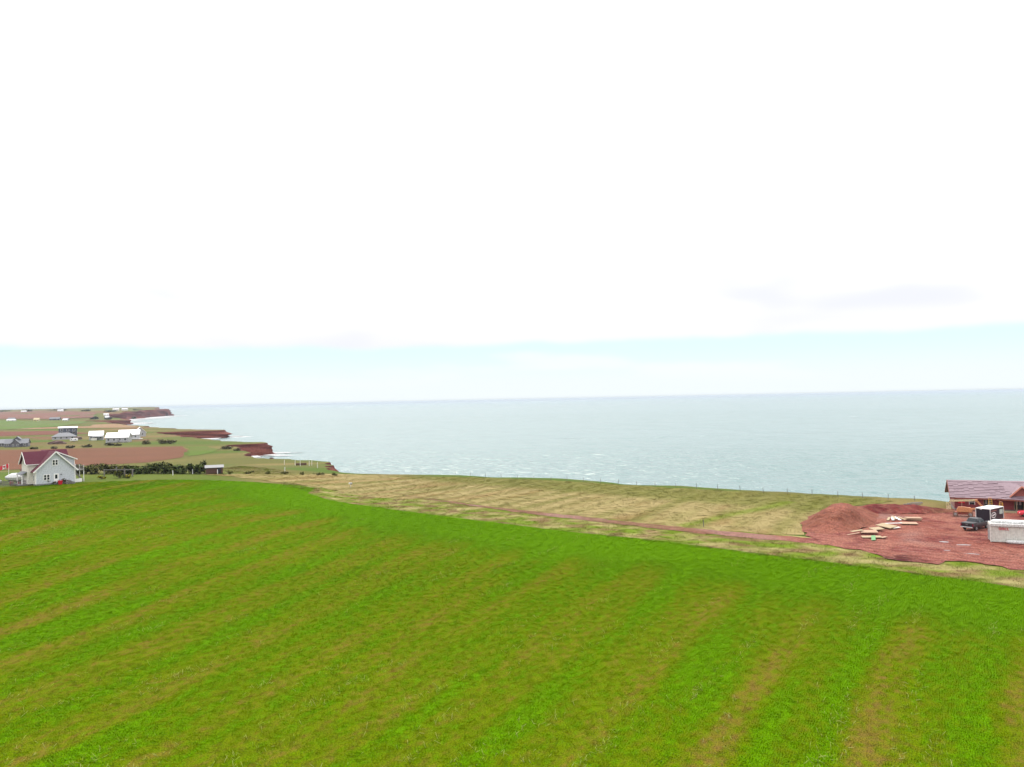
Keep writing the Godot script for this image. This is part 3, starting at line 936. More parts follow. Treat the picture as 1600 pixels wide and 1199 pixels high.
func log_house() -> void:
	var t := thing("log_house", "red log house with pale pink shingle roof beside the cliff edge", "house", Vector3(84.6, 0.02, -150.2), -24)
	var st := S()
	bx(st, Vector3(10, 0.1, -4.2), Vector3(20.2, 0.55, 8.6))
	part(t, "foundation", st, mat(Color(0.25, 0.2, 0.19), 0.9, "soft", 0.5))
	st = S()
	log_wall(st, Vector3(0, 0.38, 0), Vector3(6.6, 0.38, 0), 2.35, [[2.5, 3.4, 0.7, 1.8], [4.9, 6.3, -1, 1.95]])
	log_wall(st, Vector3(6.6, 0.38, 0.02), Vector3(20, 0.38, 0.02), 2.35, [[3.2, 4.7, -1, 1.98], [7.5, 9, 0.7, 1.8]])
	part(t, "front_wall", st, M.redlog)
	st = S()
	log_wall(st, Vector3(0.12, 0.38, -8.2), Vector3(0.12, 0.38, -0.25), 2.35, [])
	part(t, "side_wall", st, mat(Color(0.27, 0.12, 0.10), 0.8, "fine", 0.7))
	st = S()
	log_wall(st, Vector3(20, 0.38, -8.4), Vector3(0, 0.38, -8.4), 2.35, [])
	log_wall(st, Vector3(19.9, 0.38, -0.3), Vector3(19.9, 0.38, -8.2), 2.35, [])
	bx(st, Vector3(10, 0.5, -4.2), Vector3(19.5, 0.1, 8.0))
	part(t, "rear_wall", st, M.redlog)
	# gable end, set back under the overhang
	st = S()
	ext(st, [Vector2(-8.3, 2.7), Vector2(0.1, 2.7), Vector2(-4.1, 5.05)], 0.02, 0.2, 0)
	part(t, "gable", st, M.redlog)
	st = S()
	ext(st, [Vector2(-8.3, 2.7), Vector2(0.1, 2.7), Vector2(-4.1, 5.05)], 19.8, 19.98, 0)
	part(t, "gable", st, M.redlog)
	# roof of the low wing and of the taller main part with its porch
	st = S()
	slab(st, Vector3(-0.75, 2.46, 0.75), Vector3(6.9, 2.46, 0.75), Vector3(6.9, 5.36, -4.1), Vector3(-0.75, 5.36, -4.1), 0.16)
	slab(st, Vector3(-0.75, 2.46, -8.95), Vector3(6.9, 2.46, -8.95), Vector3(6.9, 5.355, -4.1), Vector3(-0.75, 5.355, -4.1), 0.16)
	lapped_slope(st, Vector3(-0.75, 2.47, 0.77), Vector3(6.9, 2.47, 0.77), Vector3(6.9, 5.38, -4.1), Vector3(-0.75, 5.38, -4.1), 12, 0.8, 0.08, 4)
	var rf := part(t, "wing_roof", st, M.shingle)
	st = S()
	bar(st, Vector3(-0.79, 2.40, 0.80), Vector3(-0.79, 5.32, -4.1), 0.06, 0.24)
	bar(st, Vector3(-0.79, 2.40, -9.0), Vector3(-0.79, 5.32, -4.1), 0.06, 0.24)
	bx(st, Vector3(3.0, 2.36, 0.82), Vector3(7.6, 0.2, 0.05))
	part(rf, "fascia", st, M.redtrim)
	var e0 := Vector3(6.9, 2.46, 0.75)
	var e1 := Vector3(20.7, 2.12, 3.6)
	var r0 := Vector3(6.9, 5.36, -4.1)
	var r1 := Vector3(20.7, 5.5, -4.1)
	st = S()
	slab(st, e0, e1, r1, r0, 0.16)
	slab(st, Vector3(6.9, 2.46, -8.95), Vector3(20.7, 2.46, -8.95), r1 - Vector3(0, 0.005, 0), r0 - Vector3(0, 0.005, 0), 0.16)
	lapped_slope(st, e0 + Vector3(0, 0.01, 0.02), e1 + Vector3(0, 0.01, 0.02), r1 + Vector3(0, 0.02, 0), r0 + Vector3(0, 0.02, 0), 12, 0.8, 0.09, 9)
	rf = part(t, "main_roof", st, M.shingle)
	st = S()
	bar(st, e0 + Vector3(0, -0.1, 0.06), e1 + Vector3(0, -0.1, 0.06), 0.05, 0.2)
	part(rf, "fascia", st, M.redtrim)
	# dormer
	var cx := 11.0
	st = S()
	ext(st, [Vector2(cx - 1.6, 2.9), Vector2(cx + 1.6, 2.9), Vector2(cx, 4.62)], 0.30, 0.42)
	var dm := part(t, "dormer", st, mat(Color(0.40, 0.11, 0.09), 0.7, "fine", 0.9))
	st = S()
	for s in [-1.0, 1.0]:
		slab(st, Vector3(cx + s * 1.95, 2.95, 0.85), Vector3(cx + s * 1.95, 2.95, 0.1), Vector3(cx, 4.9, -3.2), Vector3(cx, 4.9, 0.85), 0.1)
	part(dm, "dormer_roof", st, M.shingle)
	st = S()
	for s in [-1.0, 1.0]:
		bar(st, Vector3(cx + s * 2.0, 2.88, 0.89), Vector3(cx, 4.86, 0.89), 0.07, 0.24)
	part(dm, "barge_board", st, mat(Color(0.55, 0.22, 0.15), 0.6))
	# porch posts, floor, openings
	for x in [7.4, 10.0, 13.0, 16.5, 20.0]:
		st = S()
		var pz: float = 0.5 + (x - 6.5) * 0.2
		tube(st, Vector3(x, 0.2, pz), Vector3(x, 2.42, pz), 0.1, 0.09, 8)
		part(t, "porch_post", st, M.wood)
	st = S()
	bx(st, Vector3(13.5, 0.16, 1.1), Vector3(13.6, 0.14, 1.9))
	part(t, "porch_floor", st, M.plank)
	window(t, Vector3(2.95, 1.63, 0.0), 0.86, 1.06, 0)
	window(t, Vector3(14.85, 1.63, 0.03), 1.46, 1.06, 0, 2)
	for q in [[5.6, 1.36, 0.0], [10.55, 1.46, 0.02]]:
		st = S()
		bx(st, Vector3(q[0], 1.36, q[2] - 0.35), Vector3(q[1], 2.0, 0.06))
		var dr := part(t, "door", st, M.dark)
		for s in [-1.0, 1.0]:
			st = S()
			bx(st, Vector3(q[0] + s * (q[1] * 0.5 + 0.02), 1.36, q[2] + 0.02), Vector3(0.1, 2.05, 0.3))
			part(dr, "door_jamb", st, M.wood)
		st = S()
		for s in [-0.3, 0.25]:
			bx(st, Vector3(q[0] + s, 1.75, q[2] - 0.29), Vector3(0.34, 0.9, 0.04))
		part(dr, "pane", st, mat(Color(0.25, 0.27, 0.3), 0.1))
	st = S()
	cbx(st, Vector3(1.2, 1.75, 0.19), Vector3(1.1, 0.75, 0.12), 0.04)
	part(t, "red_panel", st, M.red)

# ------------------------------------------------------------------ vehicles and site things
func wheel(p: Node, at: Vector3, r: float, w: float, tyre: Material = null) -> MeshInstance3D:
	var st := S()
	var rings := []
	for q in [[-0.5, 0.62], [-0.5, 0.92], [-0.36, 1.0], [0.36, 1.0], [0.5, 0.92], [0.5, 0.62]]:
		var ring := []
		for i in 18:
			var t := TAU * i / 18
			ring.append(at + Vector3(q[0] * w, cos(t) * r * q[1], sin(t) * r * q[1]))
		rings.append(ring)
	loft(st, rings)
	var o := part(p, "wheel", st, tyre if tyre else M.rubber)
	st = S()
	for s in [-1.0, 1.0]:
		tube(st, at + Vector3(s * w * 0.49, 0, 0), at + Vector3(s * w * 0.53, 0, 0), r * 0.60, r * 0.5, 12)
		for k in 5:
			var t := TAU * k / 5
			bar(st, at + Vector3(s * w * 0.54, 0, 0), at + Vector3(s * w * 0.54, cos(t) * r * 0.5, sin(t) * r * 0.5), 0.05, 0.05)
	part(o, "rim", st, M.steel)
	return o

func body_rings(secs: Array) -> Array:      # each: z, half width, low, high, tumble
	var rings := []
	for s in secs:
		var w: float = s[1]
		var lo: float = s[2]
		var hi: float = s[3]
		var tw: float = s[4]
		var z: float = s[0]
		rings.append([Vector3(-w + 0.08, lo, z), Vector3(w - 0.08, lo, z), Vector3(w, lo + 0.1, z), Vector3(w, (lo + hi) * 0.5, z), Vector3(w - tw, hi - 0.06, z), Vector3(w - tw - 0.08, hi, z), Vector3(-w + tw + 0.08, hi, z), Vector3(-w + tw, hi - 0.06, z), Vector3(-w, (lo + hi) * 0.5, z), Vector3(-w, lo + 0.1, z)])
	return rings

func pickup(called: String, label: String, at: Vector3, yaw: float, paint: Material) -> Node3D:
	var t := thing(called, label, "pickup truck", at, yaw)
	var st := S()
	loft(st, body_rings([[-2.95, 0.80, 0.55, 0.95, 0.05], [-2.75, 0.95, 0.45, 1.10, 0.05], [-1.2, 0.99, 0.42, 1.22, 0.04], [-0.2, 0.99, 0.42, 1.25, 0.04], [1.0, 0.99, 0.45, 1.25, 0.04], [2.85, 0.98, 0.55, 1.27, 0.03]]))
	part(t, "body", st, paint)
	st = S()
	loft(st, body_rings([[-1.35, 0.90, 1.20, 1.24, 0.05], [-0.6, 0.86, 1.20, 1.82, 0.12], [0.1, 0.86, 1.2, 1.90, 0.14], [0.95, 0.85, 1.2, 1.84, 0.14], [1.2, 0.88, 1.2, 1.25, 0.05]]))
	var cab := part(t, "cab", st, paint)
	st = S()
	for s in [-1.0, 1.0]:
		quad(st, Vector3(s * 0.905, 1.30, -0.98), Vector3(s * 0.905, 1.30, -0.15), Vector3(s * 0.80, 1.74, -0.15), Vector3(s * 0.81, 1.70, -0.6))
		quad(st, Vector3(s * 0.905, 1.30, -0.05), Vector3(s * 0.905, 1.30, 0.85), Vector3(s * 0.80, 1.74, 0.75), Vector3(s * 0.80, 1.74, -0.05))
	quad(st, Vector3(-0.7, 1.32, 1.205), Vector3(0.7, 1.32, 1.205), Vector3(0.62, 1.76, 1.02), Vector3(-0.62, 1.76, 1.02))
	quad(st, Vector3(-0.74, 1.30, -1.30), Vector3(0.74, 1.30, -1.30), Vector3(0.64, 1.76, -0.72), Vector3(-0.64, 1.76, -0.72))
	part(cab, "window", st, M.glass)
	st = S()
	cbx(st, Vector3(0, 1.285, 2.05), Vector3(1.86, 0.06, 1.6), 0.02)
	part(t, "bed_cover", st, mat(Color(0.05, 0.05, 0.055), 0.6))
	st = S()
	cbx(st, Vector3(0, 0.95, 2.88), Vector3(1.6, 0.56, 0.06), 0.02)
	var tg := part(t, "tailgate", st, paint)
	st = S()
	bx(st, Vector3(0, 1.08, 2.92), Vector3(0.3, 0.08, 0.03))
	part(tg, "handle", st, M.steel)
	st = S()
	bx(st, Vector3(-0.1, 0.62, 3.03), Vector3(0.32, 0.16, 0.02))
	part(t, "licence_plate", st, M.trim)
	for s in [-1.0, 1.0]:
		st = S()
		cbx(st, Vector3(s * 0.90, 0.98, 2.86), Vector3(0.18, 0.48, 0.1), 0.02)
		part(t, "tail_light", st, mat(Color(0.16, 0.012, 0.03), 0.25))
		st = S()
		cbx(st, Vector3(s * 0.72, 0.80, -2.92), Vector3(0.34, 0.18, 0.1), 0.02)
		part(t, "headlight", st, M.trim)
		st = S()
		bx(st, Vector3(s * 1.08, 1.32, -0.85), Vector3(0.2, 0.16, 0.1))
		part(t, "mirror", st, M.dark)
	st = S()
	cbx(st, Vector3(0, 0.60, 2.98), Vector3(1.9, 0.18, 0.16), 0.04)
	part(t, "bumper", st, M.steel)
	for s in [-0.86, 0.86]:
		for z in [-1.85, 1.78]: wheel(t, Vector3(s, 0.39, z), 0.39, 0.27)
	return t

func car(called: String, label: String, at: Vector3, yaw: float, paint: Material) -> void:
	var t := thing(called, label, "car", at, yaw)
	var st := S()
	loft(st, body_rings([[-2.2, 0.70, 0.40, 0.70, 0.06], [-2.0, 0.84, 0.30, 0.84, 0.06], [-1.0, 0.89, 0.26, 0.97, 0.05], [0.8, 0.89, 0.26, 1.0, 0.05], [1.9, 0.86, 0.32, 1.0, 0.06], [2.15, 0.76, 0.42, 0.92, 0.06]]))
	part(t, "body", st, paint)
	st = S()
	loft(st, body_rings([[-1.1, 0.80, 0.93, 0.98, 0.05], [-0.3, 0.76, 0.93, 1.44, 0.14], [0.7, 0.76, 0.93, 1.48, 0.15], [1.5, 0.75, 0.93, 1.36, 0.15], [1.95, 0.78, 0.93, 1.0, 0.05]]))
	var cab := part(t, "cabin", st, M.glass)
	st = S()
	cbx(st, Vector3(0, 1.475, 0.6), Vector3(1.15, 0.05, 1.5), 0.02)
	for s in [-1.0, 1.0]:
		bar(st, Vector3(s * 0.75, 0.98, 0.35), Vector3(s * 0.63, 1.46, 0.35), 0.08)
	part(cab, "roof", st, paint)
	for s in [-1.0, 1.0]:
		st = S()
		cbx(st, Vector3(s * 0.6, 0.66, -2.13), Vector3(0.32, 0.14, 0.1), 0.02)
		part(t, "headlight", st, M.trim)
		st = S()
		cbx(st, Vector3(s * 0.66, 0.82, 2.08), Vector3(0.25, 0.16, 0.1), 0.02)
		part(t, "tail_light", st, M.red)
	for s in [-0.78, 0.78]:
		for z in [-1.35, 1.35]: wheel(t, Vector3(s, 0.32, z), 0.32, 0.22)

func lettering(p: Node, called: String, text: String, size: float, at: Vector3, m: Material, yaw := 0.0) -> void:
	var tm := TextMesh.new()
	tm.text = text
	var f := SystemFont.new()
	f.font_names = PackedStringArray(["Droid Sans"])
	f.font_weight = 700
	tm.font = f
	tm.font_size = 64
	tm.pixel_size = size / 64.0
	tm.depth = 0.03
	place(p, called, tm, m, at, Basis(Vector3.UP, deg_to_rad(yaw)))

func site_things() -> void:
	# shipping container; x runs along it, z = 0 is the side that faces the crop field
	var t := thing("shipping_container", "grey white corrugated shipping container with red OOCL lettering", "container", Vector3(71.5, 0.16, -117.6), -24)
	var st := S()
	var prof := []
	var x := 0.18
	while x < 11.95:
		prof.append_array([Vector2(x, 0.0), Vector2(x + 0.07, 0.0), Vector2(x + 0.14, -0.05), Vector2(x + 0.21, -0.05)])
		x += 0.28
	for i in prof.size() - 1:
		var a: Vector2 = prof[i]; var b: Vector2 = prof[i + 1]
		quad(st, Vector3(a.x, 0.17, a.y - 0.05), Vector3(b.x, 0.17, b.y - 0.05), Vector3(b.x, 2.47, b.y - 0.05), Vector3(a.x, 2.47, a.y - 0.05))
	part(t, "corrugated_side", st, M.box)
	st = S()
	bx(st, Vector3(6.1, 1.32, -1.27), Vector3(11.9, 2.34, 2.2))
	bx(st, Vector3(6.1, 2.54, -1.22), Vector3(12.19, 0.1, 2.3))
	part(t, "shell", st, M.box)
	st = S()
	for y in [0.09, 2.53]: bx(st, Vector3(6.1, y, -0.06), Vector3(11.86, 0.14, 0.13))
	part(t, "side_rail", st, M.box)
	for q in [[0.08, -0.08], [0.08, -2.36], [12.11, -0.08], [12.11, -2.36]]:
		st = S()
		bx(st, Vector3(q[0], 1.3, q[1]), Vector3(0.17, 2.61, 0.17))
		part(t, "corner_post", st, M.box)
	for k in 2:
		st = S()
		bx(st, Vector3(0.03, 1.31, -0.68 - 1.08 * k), Vector3(0.07, 2.36, 1.05))
		var d := part(t, "door", st, M.white)
		st = S()
		for o in [-0.25, 0.25]: tube(st, Vector3(-0.03, 0.2, -0.68 - 1.08 * k + o), Vector3(-0.03, 2.45, -0.68 - 1.08 * k + o), 0.025, 0.025, 6)
		part(d, "lock_rod", st, M.steel)
	lettering(t, "lettering", "OOCL", 0.5, Vector3(1.75, 1.98, 0.0), M.red)
	# wrapped bundles: one on the roof, one on the ground in front
	bundle("wrapped_bundle", "long white wrapped bundle lying along the container roof", Vector3(71.5, 2.76, -117.6), -24, [0.3, 12.6, 0.56, -2.15, -0.55], 3)
	bundle("wrapped_bundle", "long white wrapped bundle lying on red ground against the container", Vector3(71.5, 0.14, -117.6), -24, [1.9, 12.3, 0.46, 0.16, 0.95], 5)
	var s2 := S()
	cbx(s2, Vector3(6.5, 2.68, -1.2), Vector3(12.9, 0.13, 2.75), 0.03)
	cbx(s2, Vector3(6.5, 2.52, 0.14), Vector3(12.88, 0.36, 0.06), 0.02)
	var cv := part(self, "wrapped_sheet", s2, M.wrap)
	cv.transform = Transform3D(Basis(Vector3.UP, deg_to_rad(-24)), Vector3(71.5, 0.165, -117.6))
	tag(cv, "flat white sheet covering the container roof under the bundle", "sheet")

	pickup("pickup_truck", "dark grey pickup truck parked on red dirt beside the trailer", Vector3(75.9, 0.12, -128.8), -55, M.truck)

	# cargo trailer, rear door towards the camera
	t = thing("cargo_trailer", "black enclosed cargo trailer with white roof and emblems", "trailer", Vector3(82.4, 0.12, -135.5), -55)
	st = S()
	cbx(st, Vector3(0, 1.45, 0), Vector3(2.3, 2.0, 4.9), 0.06)
	part(t, "body", st, M.trailer)
	st = S()
	cbx(st, Vector3(0, 2.49, 0), Vector3(2.4, 0.12, 5.0), 0.04)
	part(t, "roof", st, M.white)
	for q in [[-1.16, 2.46], [1.16, 2.46], [1.16, -2.46], [-1.16, -2.46]]:
		st = S()
		bx(st, Vector3(q[0], 1.45, q[1]), Vector3(0.09, 2.06, 0.09))
		part(t, "corner_trim", st, M.white)
	st = S()
	bx(st, Vector3(0, 1.42, 2.46), Vector3(2.05, 1.8, 0.05))
	var rd := part(t, "rear_door", st, M.trailer)
	st = S()
	bx(st, Vector3(-0.3, 2.35, 2.5), Vector3(0.35, 0.09, 0.05))
	part(rd, "lamp", st, M.white)
	st = S()
	bx(st, Vector3(0, 0.44, 2.5), Vector3(2.2, 0.1, 0.12))
	part(t, "bumper", st, M.steel)
	st = S()
	for i in 20:
		var a := TAU * i / 20; var b := TAU * (i + 1) / 20
		quad(st, Vector3(1.163, 1.4 + sin(a) * 0.5, 1.2 - cos(a) * 0.85), Vector3(1.163, 1.4 + sin(b) * 0.5, 1.2 - cos(b) * 0.85), Vector3(1.163, 1.4 + sin(b) * 0.38, 1.2 - cos(b) * 0.7), Vector3(1.163, 1.4 + sin(a) * 0.38, 1.2 - cos(a) * 0.7))
	bx(st, Vector3(1.163, 1.42, 1.2), Vector3(0.02, 0.16, 1.0), Basis(Vector3.RIGHT, 0.2))
	part(t, "oval_emblem", st, M.trim)
	st = S()
	bx(st, Vector3(1.163, 2.12, 1.1), Vector3(0.02, 0.1, 1.9))
	part(t, "stripe", st, mat(Color(0.35, 0.12, 0.10), 0.5))
	st = S()
	bx(st, Vector3(1.163, 1.75, -1.55), Vector3(0.02, 0.8, 1.2))
	part(t, "square_emblem", st, mat(Color(0.38, 0.45, 0.40), 0.5))
	for s in [-1.1, 1.1]:
		for z in [-0.4, 0.45]: wheel(t, Vector3(s, 0.34, z), 0.34, 0.2)
	st = S()
	for s in [-0.6, 0.6]: bar(st, Vector3(s, 0.5, -2.4), Vector3(0, 0.5, -3.6), 0.1)
	tube(st, Vector3(0, 0.0, -3.4), Vector3(0, 0.6, -3.4), 0.05, 0.05, 6)
	part(t, "drawbar", st, M.dark)

	# articulated boom lift, side on
	t = thing("boom_lift", "orange and cream boom lift parked in front of the log house", "boom lift", Vector3(81.6, 0.1, -142.2), -30)
	st = S()
	cbx(st, Vector3(0, 0.62, 0), Vector3(2.7, 0.34, 1.3), 0.08)
	bx(st, Vector3(0, 0.42, 0), Vector3(2.3, 0.2, 0.5))
	part(t, "chassis", st, mat(Color(0.34, 0.075, 0.05), 0.7))
	var dusty := mat(Color(0.30, 0.16, 0.11), 0.95, "fine", 1.0)
	for xx in [-1.2, 1.2]:
		for z in [-0.85, 0.85]:
			var wh := wheel(t, Vector3.ZERO, 0.42, 0.32, dusty)
			wh.position = Vector3(xx, 0.42, z)
			wh.rotation_degrees.y = 90
	st = S()
	ext(st, [Vector2(-0.9, 0.85), Vector2(1.35, 0.85), Vector2(1.5, 1.15), Vector2(1.2, 1.6), Vector2(0.2, 1.78), Vector2(-0.75, 1.7), Vector2(-1.0, 1.2)], 0.15, 0.85)
	part(t, "engine_hood", st, M.orange)
	st = S()
	ext(st, [Vector2(-0.9, 0.85), Vector2(1.35, 0.85), Vector2(1.5, 1.15), Vector2(1.2, 1.55), Vector2(-0.75, 1.6)], -0.85, -0.1)
	part(t, "counterweight", st, M.orange)
	st = S()
	bar(st, Vector3(0.2, 1.3, 0.02), Vector3(3.4, 1.5, 0.02), 0.3, 0.3)
	bar(st, Vector3(3.4, 1.5, 0.02), Vector3(2.15, 2.95, 0.02), 0.26, 0.3)
	part(t, "lower_arm", st, M.orange)
	st = S()
	tube(st, Vector3(2.15, 2.95, -0.25), Vector3(2.15, 2.95, 0.3), 0.22, 0.22, 10)
	part(t, "knuckle", st, M.orange)
	st = S()
	bar(st, Vector3(2.15, 2.98, 0.02), Vector3(-2.05, 2.66, 0.02), 0.24, 0.28)
	bar(st, Vector3(0.6, 2.95, 0.02), Vector3(-2.05, 2.78, 0.02), 0.16, 0.16)
	part(t, "upper_boom", st, M.liftcream)
	st = S()
	bar(st, Vector3(-2.05, 2.7, 0.02), Vector3(-2.15, 1.5, 0.02), 0.16, 0.18)
	part(t, "jib", st, M.liftcream)
	st = S()
	for y in [1.22, 1.85, 2.3]:
		for s in [-1.0, 1.0]:
			bar(st, Vector3(-2.6, y, s * 0.6), Vector3(-1.9, y, s * 0.6), 0.05)
			bar(st, Vector3(-2.25 + s * 0.35, y, -0.6), Vector3(-2.25 + s * 0.35, y, 0.6), 0.05)
	for q in [[-2.6, -0.6], [-2.6, 0.6], [-1.9, 0.6], [-1.9, -0.6], [-2.25, 0.6]]:
		bar(st, Vector3(q[0], 1.2, q[1]), Vector3(q[0], 2.32, q[1]), 0.05)
	bx(st, Vector3(-2.25, 1.2, 0), Vector3(0.7, 0.05, 1.2))
	bx(st, Vector3(-2.25, 1.55, 0.63), Vector3(0.62, 0.6, 0.03))
	var pl := part(t, "work_platform", st, M.liftcream)
	st = S()
	cbx(st, Vector3(-1.95, 2.2, 0.3), Vector3(0.16, 0.3, 0.4), 0.03)
	part(pl, "control_box", st, M.dark)
	st = S()
	tube(st, Vector3(-0.1, 2.9, 0.2), Vector3(-0.15, 1.7, 0.3), 0.03, 0.03, 6)
	part(t, "hose", st, M.liftcream)

	stepladder("yellow stepladder standing open in front of the log house door", Vector3(88.2, 0.1, -141.6), -42, 2.5)
	stepladder("shorter yellow stepladder against the dark doorway behind the trailer", Vector3(89.3, 0.1, -146.6), -30, 2.6)
	car("red_car", "red car at the right edge beside the log house porch", Vector3(92.9, 0.12, -140.2), 70, M.red)

	# sheets and planks thrown down along the edge of the mound
	var put_board := func(label: String, called: String, at: Vector2, up: float, size: Vector3, yaw: float, tilt: float, m: Material) -> void:
		var s := S()
		cbx(s, Vector3(0, size.y * 0.5, 0), size, minf(0.02, size.y * 0.3))
		var o := part(self, called, s, m)
		o.position = Vector3(at.x, up, at.y)
		o.rotation_degrees = Vector3(tilt, yaw, tilt * 0.6)
		tag(o, label, "board", "boards lying on the red earth")
	put_board.call("green painted board lying nearest to the dirt track", "green_board", Vector2(55.6, -121.3), 0.36, Vector3(0.6, 0.06, 2.2), -24, 9, M.green)
	put_board.call("pale plywood sheet under the green board", "plywood_sheet", Vector2(56.0, -122.8), 0.26, Vector3(2.9, 0.07, 1.3), -12, 2, M.plank)
	put_board.call("narrow tan plank sticking out left of the plywood", "plank", Vector2(53.8, -124.3), 0.5, Vector3(2.6, 0.07, 0.3), 24, 3, M.ply)
	put_board.call("small tan offcut right of the green board", "plank", Vector2(57.6, -122.2), 0.26, Vector3(1.3, 0.07, 0.5), 30, 4, M.ply)
	put_board.call("pinkish plywood sheet second from the track", "plywood_sheet", Vector2(57.2, -126.4), 0.45, Vector3(2.6, 0.08, 1.8), -14, 3, M.ply)
	put_board.call("pale plank laid left of the pinkish plywood sheet", "plank", Vector2(55.3, -126.4), 0.60, Vector3(2.4, 0.07, 0.6), 22, 3, M.plank)
	put_board.call("cream plywood sheet in the middle of the row of boards", "plywood_sheet", Vector2(59.6, -128.8), 0.45, Vector3(1.9, 0.10, 1.5), 10, 4, M.plank)
	put_board.call("yellowish crumpled sheet above the cream plywood", "plywood_sheet", Vector2(62.4, -131.2), 0.45, Vector3(2.2, 0.14, 2.6), 34, 5, M.plank)
	put_board.call("dark yellow offcut at the foot of the yellowish sheet", "plank", Vector2(63.6, -130.4), 0.26, Vector3(1.5, 0.1, 0.5), 20, 3, M.cream)
	put_board.call("long white plank across the row of boards", "plank", Vector2(64.9, -134.0), 0.42, Vector3(2.9, 0.07, 0.35), -6, 2, M.white)
	put_board.call("flat orange plywood sheet below the plywood pile", "plywood_sheet", Vector2(67.9, -134.6), 0.27, Vector3(2.6, 0.09, 1.9), -16, 1, M.ply)
	for k in 4:
		put_board.call(["bottom", "second", "third", "top"][k] + " plywood sheet of the small pile by the dark earth bank", "plywood_sheet", Vector2(70.4 + 0.06 * k, -138.4 + 0.05 * k), 0.24 + 0.11 * k, Vector3(2.5, 0.1, 1.5), -18 + 3 * k, 0, M.ply if k != 2 else M.plank)
	for k in 5:
		put_board.call(["leftmost", "second", "middle", "fourth", "rightmost"][k] + " of five pale boards fanned out left of the plywood pile", "plank", Vector2(66.9 + 0.55 * k, -139.8 + 0.4 * sin(k * 2.0)), 0.26 + 0.07 * (k % 3), Vector3(0.42, 0.07, 2.6), -32 + 9 * k, 4, M.plank if k % 2 == 0 else M.white)
	for k in 6:
		put_board.call(["lowest", "second lowest", "third", "fourth", "second highest", "highest"][k] + " weathered timber of the heap on the dark earth bank", "timber", Vector2(76.6 + 0.25 * k, -150.4 - 0.3 * (k % 3)), 1.18 + 0.12 * (k / 2), Vector3(3.0 - 0.2 * k, 0.14, 0.22), -20 + 14 * (k % 3), 2, M.greywood if k % 2 == 0 else M.wood)

func bundle(called: String, label: String, at: Vector3, yaw: float, q: Array, sd: int) -> void:
	var st := S()
	var rings := []
	for k in 26:
		var f := k / 25.0
		var x := lerpf(q[0], q[1], f)
		var e := 0.55 if k == 0 or k == 25 else 1.0
		var ring := []
		var zc: float = (q[3] + q[4]) * 0.5
		var hz: float = (q[4] - q[3]) * 0.5
		for i in 10:
			var t := TAU * i / 10
			var w := 1.0 + 0.10 * n_c.get_noise_3d(x * 3.0, i * 4.0, sd)
			var cy := signf(sin(t)) * pow(absf(sin(t)), 0.6)
			var cz := signf(cos(t)) * pow(absf(cos(t)), 0.6)
			ring.append(Vector3(x, maxf(0.0, q[2] * 0.5 * (1.0 + cy * e * w)), zc + hz * cz * e * w))
		rings.append(ring)
	loft(st, rings)
	var o := part(self, called, st, M.wrap)
	o.position = at
	o.rotation_degrees.y = yaw
	tag(o, label, "bundle", "white wrapped bundles by the container")

func stepladder(label: String, at: Vector3, yaw: float, h: float) -> void:
	var t := thing("stepladder", label, "ladder", at, yaw, "yellow stepladders")
	for s in [-1.0, 1.0]:
		var st := S()
		bar(st, Vector3(s * 0.42, 0, 0.75), Vector3(s * 0.2, h, 0), 0.09, 0.05)
		part(t, "front_rail", st, M.yellow)
		st = S()
		bar(st, Vector3(s * 0.45, 0, -0.85), Vector3(s * 0.22, h - 0.05, -0.08), 0.06, 0.05)
		part(t, "rear_leg", st, M.yellow)
	for k in 7:
		var f := (k + 1) / 8.0
		var st := S()
		bx(st, Vector3(0, h * f, 0.75 * (1 - f)), Vector3(0.84 - 0.44 * f, 0.06, 0.12))
		part(t, "step", st, M.yellow)
	var st := S()
	cbx(st, Vector3(0, h, -0.03), Vector3(0.46, 0.07, 0.25), 0.02)
	part(t, "top_cap", st, M.orange)

